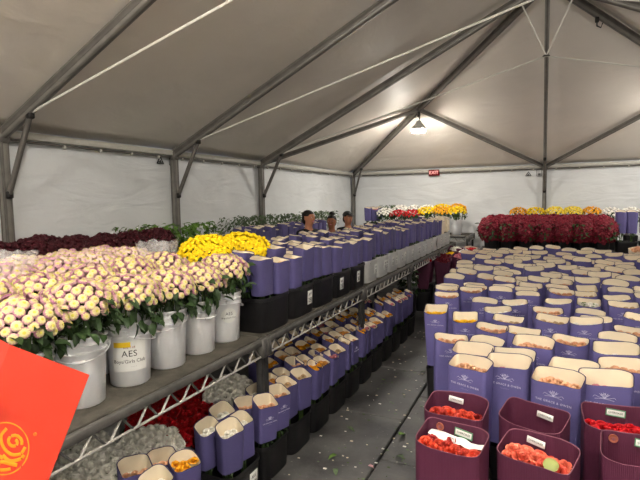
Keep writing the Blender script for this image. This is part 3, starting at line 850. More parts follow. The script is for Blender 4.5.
# (x, y of front edge, yaw deg, kind, height offset, lean)
near = [('P1', -.42, 2.88, -24, 'N0'), ('P2', -.19, 2.97, -16, 'N1'), ('P2b', -.19, 3.16, -8, 'N2'), ('P3', .05, 2.83, -20, 'N0'), ('P3b', .13, 3.06, -18, 'N2'),
 ('P4', .31, 2.89, -8, 'N1'), ('P4b', .44, 3.16, -10, 'N0'), ('P5', .56, 2.74, -8, 'N1'), ('P6', .41, 3.47, -6, 'N2'), ('P7', -.09, 3.47, -12, 'N0'), ('P8', -.60, 3.42, 16, 'R0'), ('P8b', -.34, 3.46, -14, 'R1'),
 ('P9', -.44, 3.16, -14, 'N1'), ('Y1', -.84, 4.21, 0, 'Y'), ('Y2', -.56, 4.02, 6, 'Y'), ('P10', -.35, 4.50, 8, 'R2'), ('P11', -.24, 4.02, -10, 'R3'), ('P12', -.83, 4.74, 16, 'R0'), ('P13', -.53, 4.80, 1, 'R1'), ('P14', -.24, 4.92, 10, 'R2'),
 ('P15', -.94, 5.19, 12, 'R3'), ('P16', -.68, 5.27, 12, 'R0'), ('P17', -.42, 5.30, 12, 'R1'), ('Q1', .32, 4.10, -12, 'R2'), ('Q2', .06, 4.06, -14, 'R3'), ('Q3', .06, 4.42, 8, 'R0'), ('Q4', .34, 4.66, -8, 'R1'),
 ('Q5', .36, 4.36, -10, 'R2'), ('Q6', .66, 4.36, -24, 'R3'), ('Q7', .56, 4.06, 6, 'R0'), ('Q8', .47, 3.76, -10, 'R1'), ('Q9', .12, 4.92, -16, 'R2'), ('Q10', .38, 4.96, -6, 'W'), ('Q11', .40, 5.38, 10, 'R3'), ('Q12', .42, 5.68, 10, 'Y'),
 ('Q13', .15, 5.60, 10, 'R0'), ('Q14', .70, 5.72, 5, 'R1'), ('Q15', .64, 5.28, 8, 'R2'), ('Q17', .66, 4.92, 0, 'R3'), ('X1', .18, 3.72, -12, 'R0'), ('X2', -.12, 3.76, -10, 'R3'), ('X3', .72, 3.50, -6, 'R1'), ('X4', .78, 3.80, -8, 'R2'), ('X5', .74, 3.16, -6, 'R0'),
 ('X6', .86, 4.12, -6, 'R0'), ('X7', .94, 4.50, -6, 'R1'), ('X8', .92, 4.92, 0, 'R2'), ('X9', .93, 5.30, 4, 'R3'), ('X10', -.12, 5.34, 10, 'R1'), ('X11', .14, 5.28, 6, 'R0'), ('X12', -.14, 5.64, 8, 'R3'), ('X13', -.42, 5.62, 8, 'R2'), ('X14', -.70, 5.58, 10, 'R0'), ('X15', -.96, 5.52, 8, 'R1'), ('X16', .96, 5.74, 4, 'R0'), ('X17', .88, 2.84, -6, 'R2'), ('X18', -.36, 3.78, -6, 'R0')]
items = []
for n_, x, t, yw, kd in near:
    a = math.radians(yw); items.append([x-math.sin(a)*.055, t+math.cos(a)*.055, a, kd, .265 if kd[0] == 'N' else .24])
rw = 0; t = 5.98
while t < 9.75:
    x = -1.02-.06*(t-6)+(.13 if rw % 2 else 0)+R.uniform(-.03, .03)
    while x < .32+.15*t+.25:
        a = math.radians(R.uniform(-20, 22)); k = R.randrange(4)
        items.append([x, t+R.uniform(-.05, .05), a, 'F%d' % k, .255]); x += .272+R.uniform(-.01, .02)
    t += .30+.05*(t-6); rw += 1
# maroon ones (front)
mar = [('M1', -.38, 2.05, -16, 'coral'), ('M2', -.41, 2.40, -10, 'coral2'), ('M3', -.06, 2.42, -22, 'deep'), ('M4', -.04, 2.08, -22, 'salmon'), ('M5', .38, 2.24, -4, 'deep2'), ('M6', .34, 2.54, 4, 'red2')]
for n_, x, t, yw, kd in mar:
    a = math.radians(yw); items.append([x-math.sin(a)*.075, t+math.cos(a)*.075, a, 'M'+kd, .305])
# push neighbours apart so that no two wraps run through each other
def circ(it):
    x, y, a, kd, w = it; d = .158 if kd[0] == 'M' else .122
    return [(x+math.cos(a)*q, y+math.sin(a)*q, d/2) for q in (-(w-d)/2-.004, -(w-d)/6, (w-d)/6, (w-d)/2+.004)]
for it_ in range(60):
    for i in range(len(items)):
        A_ = items[i]
        for j in range(i+1, len(items)):
            B_ = items[j]
            if abs(A_[0]-B_[0]) > .34 or abs(A_[1]-B_[1]) > .34: continue
            best = 0; bv = None
            for ax, ay, ar in circ(A_):
                for bx, by, br in circ(B_):
                    dx, dy = bx-ax, by-ay; dd = math.hypot(dx, dy); ov = ar+br+.004-dd
                    if ov > best: best = ov; bv = (dx/(dd+1e-6), dy/(dd+1e-6))
            if bv:
                A_[0] -= bv[0]*best*.5; A_[1] -= bv[1]*best*.5; B_[0] += bv[0]*best*.5; B_[1] += bv[1]*best*.5
# maroon bouquets
def name_tag(t, x, z, y, rz, border, body='CHEROKEE', w=.078):
    mb = MB(); mb.box((0, 0, 0), (w, .003, .03), 'paper', None, .002); tg = mb.build('name_tag', t)
    tg.location = (x, y, z); tg.rotation_euler = (-.06, .08, rz)
    mb = MB(); v, f = text_geo(body, .0125, extrude=.0004); mb.add(v, f, 'ink', Matrix.Translation((0, -.0020, 0)) @ FACE); mb.build('lettering', tg, False)
    if border:
        mb = MB()
        for zz in (-1, 1): mb.box((0, -.0012, zz*.0155), (w+.006, .004, .004), 'green_border')
        for xx in (-1, 1): mb.box((xx*(w/2+.001), -.0012, 0), (.004, .004, .03), 'green_border')
        mb.build('border', tg)
def seal(t, x, z, y):
    mb = MB(); mb.lathe([(0, .003), (.012, .003), (.014, .0045), (.018, .0045), (.019, 0), (.019, -.002)], 'bronze', 24, T=Matrix.Rotation(PI/2, 4, 'X'))
    for k in range(5):
        a = 2*PI*k/5; mb.tube([(0, -.004, 0), (.009*math.cos(a), -.005, .009*math.sin(a))], .0016, 'maroonrim', 5)
    o = mb.build('round_seal', t); o.location = (x, y, z)
mbk = make_black_bucket(.26, .15, .36)
MZ0, MH, MW, MD, MR = .37, .80, .305, .155, .06
mlabels = {'Mcoral': 'maroon-boxed coral red roses with green-edged name tag and round seal, front left', 'Mcoral2': 'maroon-boxed coral roses with white tag, behind the front left maroon box', 'Mdeep': 'maroon box with white name tag and sunken flowers, touching the central purple sleeve',
 'Msalmon': 'maroon box brimming with salmon orange roses and one green leaf at its corner', 'Mdeep2': 'maroon box with green-edged name tag and round seal at the right picture edge', 'Mred2': 'maroon box of red roses behind the right edge maroon box'}
for it in items:
    x, y, a, kd, w = it
    if kd[0] != 'M': continue
    t = thing('boxed_rose_bouquet', mlabels[kd], 'bouquet', (x, y, .012), a, 'maroon boxed bouquets')
    o, l = sleeve(MZ0, MH, MW, MD, MR, .98, 'maroon', 'maroonrim', 'maroon', len(kd)*7, deep=.16, nexp=6); o.build('card_sleeve', t); l.build('lining', t)
    stems_mesh(MZ0+.2, .03, 8).build('stems', t)
    yb = MD/2*.98-.016
    k = kd[1:]
    zt = MH+MR-.032
    if k == 'coral':
        roses_as_parts(t, MW, MD*.9, MH-.028, 'coral', .029, 1, 6, 3); name_tag(t, .03, zt, yb, .02, True); seal(t, -.085, zt, yb)
        tissue_mesh(MW*.94, MD*.30, MH+.01, 'paper', 4).build('tissue', t).location = (0, .042, -.012)
    elif k == 'coral2': roses_as_parts(t, MW, MD*.9, MH-.035, 'coral', .028, 2, 6, 3); name_tag(t, -.02, zt, yb, 0, False)
    elif k == 'deep': roses_as_parts(t, MW, MD*.9, MH-.105, 'coral', .027, 3, 6, 3); name_tag(t, .03, zt-.012, yb, 0, False)
    elif k == 'salmon':
        roses_as_parts(t, MW, MD*.92, MH-.018, 'salmon', .031, 4, 5, 3); name_tag(t, -.03, zt, yb, 0, False)
        mb = MB()
        mb.lathe([(0, .006), (.02, .004), (.03, -.004), (.028, -.007), (0, 0)], 'paleleaf', 16); q = mb.build('leaf', t); q.location = (.075, -.045, MH+.012); q.rotation_euler = (.5, .2, 0)
    elif k == 'deep2': roses_as_parts(t, MW, MD*.9, MH-.10, 'coral', .027, 5, 6, 3); name_tag(t, .02, zt, yb, 0, True); seal(t, -.1, zt, yb)
    else: roses_as_parts(t, MW, MD*.9, MH-.04, 'red', .027, 6, 6, 3); name_tag(t, .0, zt, yb, 0, True)
    q = take(mbk, (x, y, 0), a, 'black bucket under the '+mlabels[kd].replace(' and round seal', '').replace(' and one green leaf at its corner', '').replace(' and sunken flowers', ''), 'black buckets under maroon boxes')
    it.append('done')
# purple ones, numbered row by row
pur = [i for i in items if i[3][0] != 'M']
pur.sort(key=lambda i: i[1])
rows_, cur, last = [], [], None
start = pur[0][1]
for it in pur:
    r_ = int((it[1]-start)/.29)
    it.append(r_)
from collections import defaultdict
byrow = defaultdict(list)
for it in pur: byrow[it[5]].append(it)
ykeys = []
for r_ in sorted(byrow):
    for c_, it in enumerate(sorted(byrow[r_], key=lambda i: i[0])):
        x, y, a, kd, w = it[:5]
        lab = f"purple-wrapped bouquet in the floor block, {ordn(c_+1)} from aisle, {ordn(r_+1)} row behind maroon boxes"
        p = {'N': PN, 'R': PR, 'F': PF}.get(kd[0])
        grp = 'purple bouquets in the floor block'
        if kd == 'Y':
            lab = ['purple-wrapped yellow roses standing at the aisle corner of the floor block', 'purple-wrapped yellow roses right beside the aisle corner yellow ones', 'purple-wrapped yellow roses alone in the middle of the floor block']
            key = 0 if x < -.7 else (1 if x < 0 else 2); lab = lab[key]; p = [PY]
        elif kd == 'W': lab = 'purple-wrapped white flowers with a green sprig in the middle of the block'; p = [PW]
        q = p[int(kd[1]) % len(p)] if len(kd) > 1 else p[0]
        dz = R.uniform(-.07, .07) if kd[0] == 'F' else R.uniform(-.035, .05) if kd[0] == 'R' else R.uniform(-.01, .01)
        o = take(q, (x, y, .012), a, lab, grp)
        o.scale = (1, 1, 1+dz); o.rotation_euler = (R.uniform(-.03, .035), R.uniform(-.03, .03), a)
        take(bb, (x, y, 0), a, f"black bucket under the {ordn(c_+1)} purple bouquet from the aisle, {ordn(r_+1)} row behind maroon boxes", 'black buckets in the floor block')

# ------------------------------------------------------------------ upper shelf, slim bouquets in tubs
TH = .25
tub = make_black_bucket(.355, .335, TH, 'black_tub', .9)
utub = make_black_bucket(.425, .305, TH, 'black_tub', .92)
gtub = None
def make_grey_tub():
    t = thing('pale_tub', 'x', 'bucket'); mb = MB(); w, d, h, N = .425, .305, TH, 24
    def ring(s, z, ins=0): return [(x*s*(1-ins/math.hypot(x, y)), y*s*(1-ins/math.hypot(x, y)), z) for x, y in srect(w, d, N, 5)]
    tub_geo(mb, ring, .9, h, 'greybucket'); mb.build('tub', t)
    mb = MB(); rim_geo(mb, ring, h, 'greybucket'); mb.build('rim', t)
    return t
gtub = make_grey_tub()
SZ0 = TH+.006
PS = [bouquet(SZ0, .52, .192, .12, .012, .86, 200+q, m='purple_shaded', nm='slim_bouquet', fillm=['peach', 'tan', 'whitef', 'tan'][q], deep=.08, fz=[-.035, -.025, -.035, -.03][q], logo=False, leaves=True, fr=.02) for q in range(4)]
PL = [bouquet(SZ0, .49, .165, .112, .045, .86, 220+q, m='purple_shaded', nm='slim_bouquet', fillm=['peach', 'whitef', 'orangef', 'pinkf', 'amber', 'tan'][q], deep=.08, fz=[-.03, -.035, -.005, -.012, .0, -.02][q], logo=(q == 0), leaves=(q < 2), fr=.021) for q in range(6)]
PSW = bouquet(SZ0, .52, .196, .125, .03, .86, 231, m='cream', nm='slim_bouquet', fillm='whitef', deep=.08, fz=-.02, logo=False, leaves=False)
def tub_label(t, w, d, h, x, body):
    mb = MB(); mb.box((0, 0, 0), (.085, .002, .115), 'paper', None, .0005); o = mb.build('paper_label', t)
    o.location = (x, -d/2*.93-.004, h*.52); o.rotation_euler = (.045, 0, 0)
    mb = MB()
    v, f = text_geo(body, .03, extrude=.0003); mb.add([(a, b+.025, c) for a, b, c in v], f, 'ink', Matrix.Translation((0, -.0014, 0)) @ FACE)
    for k in range(3): mb.box((0, -.0014, -.008-.014*k), (.06-.01*(k % 2), .0006, .005), 'ink')
    mb.build('lettering', o, False)
def label_rotated(loc, rz, body, label, cat='label'):
    pass
ntub = 0
cols = [-1.925, -2.245, -2.565]
tpos = []
t = 3.075
while t < 10.5: tpos.append(t); t += .437
upper = 0
for ci, x in enumerate(cols):
    for ti, t in enumerate(tpos):
        if ti < 2 and ci > 0: continue                             # the yellow chrysanthemums stand here
        if ci == 2 and t > 8.6: continue
        pale = t > 5.1
        o = take(gtub if pale else utub, (x, t, SH), PI/2, f"{'pale grey' if pale else 'black'} tub on the upper rack, {ordn(ti+1)} past the yellow chrysanthemums, {['front','middle','rear'][ci]} row", 'tubs on the upper rack')
        if ci == 0 and ti in (1, 3, 4, 5, 6, 7, 8, 10, 11, 13): tub_label(o, .425, .305, TH, [-.05, .09, .02, -.08][ti % 4], 'AES')
        for i in range(2):
            for j in range(2):
                if ci == 2 and j == 1 and t > 5: continue          # hidden behind the rows in front
                if t > 9.6 and ci == 2: continue
                bx = x+(.076 if j == 0 else -.076)+R.uniform(-.006, .006); bt = t+(-.108 if i == 0 else .108)+R.uniform(-.006, .006)
                lab = f"slim purple-wrapped bouquet on the upper rack, {ordn(ti*2+i+1)} past the yellow chrysanthemums, {['front','second','third','fourth','fifth','sixth'][ci*2+j]} row"
                src = PS[R.randrange(4)]
                if t > 9.3 and ci == 0:
                    src = PSW; lab = lab.replace('purple-wrapped', 'cream-wrapped')
                bq = take(src, (bx, bt, SH+.012), PI/2+R.uniform(-.13, .13), lab, 'slim bouquets on the upper rack')
                bq.scale = (1, 1, R.uniform(.90, 1.07)); bq.rotation_euler.x = R.uniform(-.035, .055); upper += 1
print('upper', upper)
# slim purple bouquets on the wall rack behind the aisle
n = 0
t = 5.95
while t < 8.6:
    n += 1
    take(tub, (-3.92, t, SH), PI/2, f"black tub on the left wall rack, {ordn(n)} from the viewer", 'tubs on the left wall rack')
    for i in range(2):
        for j in range(2):
            take(PS[R.randrange(4)], (-3.92+(.085 if j == 0 else -.085), t+(-.09 if i == 0 else .09), SH+.012), PI/2+R.uniform(-.1, .1), f"slim purple-wrapped bouquet on the left wall rack, {ordn(n*2-1+i)} from the viewer, {['front','back'][j]} row", 'slim purple bouquets on the left wall rack')
    t += .385

# ------------------------------------------------------------------ floor row below the upper shelf
low = []
def lower_tub(x, t, rz, label, body=None, skip=(), yaw=.9, tops=None, lift=0):
    o = take(tub, (x, t, 0), rz, label, 'black tubs along the floor under the rack')
    if body: tub_label(o, .355, .335, TH, .06, body)
    return o
ltub = [(-1.80, 1.86), (-1.80, 2.46), (-1.80, 2.85)]
tpos2 = [1.84, 2.43, 2.82]+[3.20+.378*i for i in range(10)]
nn = 0
for ti, t in enumerate(tpos2):
    for ci, x in enumerate((-1.815, -2.18, -2.545)):
        if ci == 1 and (ti < 4 or ti > 10): continue
        if ci == 2: continue
        o = take(tub, (x, t, 0), PI/2+R.uniform(-.02, .02), f"black tub on the floor under the rack, {ordn(ti+1)} from the viewer, {['aisle side','middle','back'][ci]} row", 'black tubs along the floor under the rack')
        if ti == 1 and ci == 0: tub_label(o, .355, .335, TH, .06, 'AES')
        for i in range(2):
            for j in range(2):
                if ci == 2 and j == 1: continue
                bx = x+(.082 if j == 0 else -.082)+R.uniform(-.006, .006); bt = t+(-.09 if i == 0 else .09)+R.uniform(-.006, .006)
                yw = PI/2+R.uniform(-.3, .3)
                if ti < 3: yw = PI/4*1.3+R.uniform(-.15, .15) if False else PI/2-.35+R.uniform(-.12, .12)
                q = R.choice([0, 1, 5, 1, 0] if ti < 3 else ([5, 2, 0, 3, 4, 5, 2] if ti < 8 else [4, 4, 2, 3, 5]))
                if ti >= 10: q = [3, 2, 3, 4][(i*2+j) % 4]
                if ti == 0 and i == 1 and j == 0: q = 4
                lab = f"slim purple-wrapped bouquet on the floor under the rack, {ordn(ti*2+i+1)} from the viewer, {['front','second','third','fourth','fifth'][ci*2+j]} row"
                bq = take(PL[q], (bx, bt, .012), yw, lab, 'slim purple bouquets under the rack')
                bq.scale = (1, 1, R.uniform(.97, 1.06)*(1.12 if ti >= 10 else 1)); nn += 1; bq.rotation_euler.x = R.uniform(-.02, .06); bq.rotation_euler.y = R.uniform(-.05, .05)
# red roses, white ruffled flowers in the shade under the rack
rp = [bunch_proto('red_rose_bunch', 'red', .33, .155, .10, 26, .036, 300+q, style='rose', nl=30, low=.0) for q in range(2)]
gb = make_bucket(.26, .095, .112, 'greybucket', False)
for n, (x, t) in enumerate(((-2.18, 2.36), (-2.20, 2.66), (-2.52, 2.78), (-2.50, 2.48), (-2.82, 2.88), (-2.56, 3.1), (-2.86, 3.2))):
    take(gb, (x, t, 0), 0, f'grey bucket of red roses under the rack, {ordn(n+1)} of those', 'grey buckets of red roses')
    take(rp[n % 2], (x, t, .012), n*1.1, f'bunch of deep red roses in the shade under the rack, {ordn(n+1)} of those', 'red rose bunches under the rack')
wp = [bunch_proto('white_carnation_bunch', 'whitef', .37, .165, .10, 62, .030, 320+q, style='rose', nl=20, low=-.1) for q in range(2)]
wl_ = [(-2.09, 1.50, 'nearest the red card'), (-2.12, 1.81, 'beside the small purple bouquets'), (-2.12, 2.08-.0, 'in the bucket beside the red roses'), (-2.43, 1.58, 'behind the nearest white flowers'), (-2.45, 1.86, 'in the shade before the red roses'), (-2.17, 2.98, 'between purple wraps and red roses')]
for i, (x, t, s) in enumerate(wl_):
    take(gb, (x, t, 0), 0, 'pale bucket of white ruffled flowers '+s, 'buckets of white ruffled flowers')
    take(wp[i % 2], (x, t, .012), i*1.7, 'bunch of white ruffled flowers '+s, 'white ruffled flower bunches', 1.12)
take(tub, (-2.62, 2.17, 0), 0, 'black tub under the empty grey bucket, in the shade behind white flowers')
gb2 = make_bucket(BH, .10, .118, 'greybucket', False); take(gb2, (-2.62, 2.17, TH), 0, 'empty grey bucket in the shade under the rack, behind the white flowers')

# ------------------------------------------------------------------ aisle end: dark wrapped bouquets in black buckets
eb = make_black_bucket(.27, .27, .34)
leafy = thing('leafy_bouquet', 'x', 'bouquet'); stems_mesh(.5, .04, 8).build('stems', leafy)
leaf_cluster(130, .15, .32, .86, 'leaf', 91, .08, .8, .2).build('leaves', leafy)
mb = MB(); rr_ = random.Random(4)
for k in range(12):
    a = rr_.uniform(0, 6.28); pom_geo(mb, 'whitef', Matrix.Translation((.14*math.cos(a), .14*math.sin(a), rr_.uniform(.45, .85))), .03, k)
mb.build('blossoms', leafy)
def cone_bouquet(fm, hh, seed, fn=16, m='maroon', mr='maroonrim'):
    t = thing('wrapped_bouquet', 'x', 'bouquet')
    o, l = sleeve(.35, hh, .30, .26, .05, .55, m, mr, 'maroon' if m == 'maroon' else 'cream', seed, deep=.12, wob=.02)
    o.build('paper_sleeve', t); l.build('lining', t); stems_mesh(.40, .03, 8).build('stems', t)
    mb = MB()
    for i, (p, nrm, u) in enumerate(dome_points(fn, .115, .07, seed, .0)):
        rose_geo(mb, fm, Matrix.Translation((p[0], p[1], hh-.02+p[2])) @ align(nrm), .034, i)
    mb.build('flowers', t); return t
cm = {k: cone_bouquet(k, .80, 400+i) for i, k in enumerate(('red', 'burg', 'yellow', 'pinkf', 'whitef'))}
ends = [(-2.02, 7.75, 'leafy', 'leafy bouquet with small white flowers at the far end of the aisle floor'), (-1.86, 8.12, 'red', 'maroon-wrapped red flowers right of the leafy bouquet at the aisle end'), (-1.62, 8.55, 'burg', 'tall maroon-wrapped bouquet in the middle of the aisle end'), (-1.93, 8.62, 'burg', 'maroon-wrapped bouquet behind the red flowers at the aisle end'),
  (-1.36, 8.85, 'pinkf', 'maroon-wrapped pink flowers touching the purple block at the aisle end'), (-1.68, 9.0, 'burg', 'maroon-wrapped bouquet before the yellow flowers at the aisle end'), (-1.62, 9.42, 'yellow', 'maroon-wrapped yellow flowers at the aisle end'), (-1.60, 9.82, 'whitef', 'maroon-wrapped white flowers farthest down the aisle'), (-1.28, 9.66, 'red', 'maroon-wrapped red flowers farthest down the aisle'), (-1.34, 9.26, 'whitef', 'maroon-wrapped white flowers beside the far purple bouquets')]
for i, (x, t, k, lab) in enumerate(ends):
    take(eb, (x, t, 0), .1, 'black bucket under '+lab.replace(' at the aisle end', '').replace(' at the far end of the aisle floor', ''), 'black buckets at the aisle end')
    if k == 'leafy': take(leafy, (x, t, .012), 0, lab)
    else:
        o = take(cm[k], (x, t, .012), R.uniform(-.4, .4), lab, 'maroon wrapped bouquets at the aisle end')
        o.scale = (1, 1, R.uniform(.98, 1.1))

# ------------------------------------------------------------------ back wall
bs = 1.08
def put(proto, x, t, z, lab, grp, blab, sc=1, bp=None):
    take(bp or bproto, (x, t, z), R.uniform(0, 6), blab, 'buckets along the back wall')
    take(proto, (x, t, z+.014), R.uniform(0, 6), lab, grp, sc)
wb1 = bunch_proto('white_flower_bunch', 'whitef', .40, .17, .12, 50, .026, 501, nl=70)
rb1 = bunch_proto('red_flower_bunch', 'red', .38, .17, .10, 40, .028, 502, nl=50)
yb1 = bunch_proto('yellow_flower_bunch', 'yellow', .43, .17, .11, 50, .026, 503, nl=50)
ab1 = bunch_proto('amber_flower_bunch', 'amber', .43, .16, .11, 50, .026, 504, nl=50)
lb1 = bunch_proto('lemon_flower_bunch', 'yellow2', .43, .17, .12, 60, .026, 505, nl=50)
bl_ = [(-3.55, gp2, 'grey-green foliage bunch'), (-3.22, gp2, 'second grey-green foliage bunch'), (-2.90, wb1, 'white flower bunch'), (-2.57, wb1, 'second white flower bunch'), (-2.24, wb1, 'third white flower bunch'), (-1.90, yb1, 'yellow flower bunch'), (-1.56, ab1, 'amber flower bunch')]
for x, p, lab in bl_[1:]:
    put(p, x-.27, 11.42, bs, lab+' on the back wall rack, rear row', 'flowers along the back wall', 'white bucket of the '+lab+' against the back wall', 1.22 if p is not gp2 else .95)
for i, (x, t) in enumerate(((-3.80, 11.42), (-3.77, 11.06))):
    take(tub, (x, t, bs), 0, f"black tub under tall purple bouquets in the far left corner, {['rear','front'][i]}", 'tubs by the back wall')
    for k in (-1, 1):
        o = take(PS[i] if k < 0 or i == 0 else PL[3], (x+k*.085, t, bs+.012), .1*k, f"tall purple bouquet in the far left corner, {['left','right'][k > 0]} in the {['rear','front'][i]} tub", 'tall purple bouquets by the back wall'); o.scale = (1, 1, 1.16)
bl2 = [(-3.50, gp2, 'leafy foliage bunch'), (-3.17, wb1, 'white flower bunch'), (-2.84, rb1, 'left red flower bunch'), (-2.51, rb1, 'right red flower bunch'), (-2.18, yb1, 'yellow flower bunch'), (-1.85, ab1, 'amber flower bunch'), (-1.52, yb1, 'bright yellow flower bunch')]
for x, p, lab in bl2[1:]:
    put(p, x-.27, 11.06, bs, lab+' in front on the back wall rack, beyond the upper shelf', 'flowers along the back wall', 'white bucket of the '+lab+' in front at the back wall', 1.12)
bq = [bunch_proto('burgundy_chrysanthemum_bunch', 'burg', .43, .235, .27, 300, .038, 520+q, nl=260, low=-.75, leafl=.09) for q in range(2)]
mz = .80
eb2 = make_black_bucket(.25, .25, .30)
for i in range(7):
    x = -.98+i*.325
    put(bq[i % 2], x, 10.36, mz, f'burgundy chrysanthemum bunch behind the purple block, {ordn(i+1)} from left, front row', 'burgundy chrysanthemums by the back wall', f'black bucket under front burgundy chrysanthemums by the back wall, {ordn(i+1)} from the left', 1.0, eb2)
for i in range(6):
    x = -.82+i*.325
    put(bq[(i+1) % 2], x, 10.78, mz, f'burgundy chrysanthemum bunch behind the purple block, {ordn(i+1)} from left, second row', 'burgundy chrysanthemums by the back wall', f'black bucket under second row of burgundy chrysanthemums, {ordn(i+1)} from the left', 1.0, eb2)
for i, (x, p, lab) in enumerate(((-.52, ab1, 'amber'), (-.18, yb1, 'deep yellow'), (.18, lb1, 'lemon yellow'), (.52, lb1, 'pale lemon'), (.86, ab1, 'amber and gold'), (1.2, wb1, 'cream white'), (1.54, wb1, 'white'), (1.86, wb1, 'whitest'))):
    take(eb2, (x, 11.26, mz), 0, f'black bucket upright below the white bucket of {lab} chrysanthemums', 'buckets along the back wall')
    put(p, x, 11.26, mz+.30, f'{lab} chrysanthemum bunch behind the burgundy ones', 'chrysanthemums along the back wall', f'white bucket of {lab} chrysanthemums behind the burgundy ones', 1.02)
for i, x in enumerate((1.36, 1.74)):
    take(tub, (x, 10.45, mz), 0, f"black tub under tall purple bouquets by the back wall, {['left','right'][i]}", 'tubs by the back wall')
    for k in (-1, 1):
        o = take(PS[i], (x+k*.085, 10.45, mz+.012), .1*k, f"tall slim purple bouquet right of the burgundy chrysanthemums, {['left','right'][k > 0]} in the {['left','right'][i]} tub", 'tall purple bouquets by the back wall'); o.scale = (1, 1, 1.5)
# peach roses and navy wrap at the far right
take(bproto, (1.42, 9.30, .0), 0, 'white bucket of peach flowers at the far right edge')
pb = cone_bouquet('peach', .98, 431, 18, 'cream', 'cream'); take(pb, (1.42, 9.30, .014), .2, 'cream-wrapped peach roses at the far right behind the purple block')

# ------------------------------------------------------------------ people in the aisle between the racks
def skin_mesh(name, V, Eg, m, parent=None, sub=2, root=0):
    me = bpy.data.meshes.new(name); me.from_pydata([p for p, r in V], Eg, []); o = bpy.data.objects.new(name, me); COL.objects.link(o)
    md = o.modifiers.new('skin', 'SKIN'); md.use_smooth_shade = True
    for i, (p, r) in enumerate(V):
        sv = me.skin_vertices[0].data[i]; sv.radius = (r, r) if not isinstance(r, tuple) else r; sv.use_root = (i == root)
    sb = o.modifiers.new('sub', 'SUBSURF'); sb.levels = sub; sb.render_levels = sub
    dg = bpy.context.evaluated_depsgraph_get(); dg.update()
    me2 = bpy.data.meshes.new_from_object(o.evaluated_get(dg)); bpy.data.objects.remove(o); bpy.data.meshes.remove(me)
    me2.name = name; me2.materials.clear(); me2.materials.append(M_[m]); me2.polygons.foreach_set('use_smooth', [True]*len(me2.polygons))
    return link(name, me2, parent)
def ellipsoid(mb, c, r, m, n=16, v0=0, v1=PI, T=None):
    rings = []
    for j in range(n//2+1):
        v = v0+(v1-v0)*(j/(n//2)*.98+.01)
        rings.append([(c[0]+r[0]*math.sin(v)*math.cos(2*PI*i/n), c[1]+r[1]*math.sin(v)*math.sin(2*PI*i/n), c[2]+r[2]*math.cos(v)) for i in range(n)])
    mb.loft(rings, m, T, True)
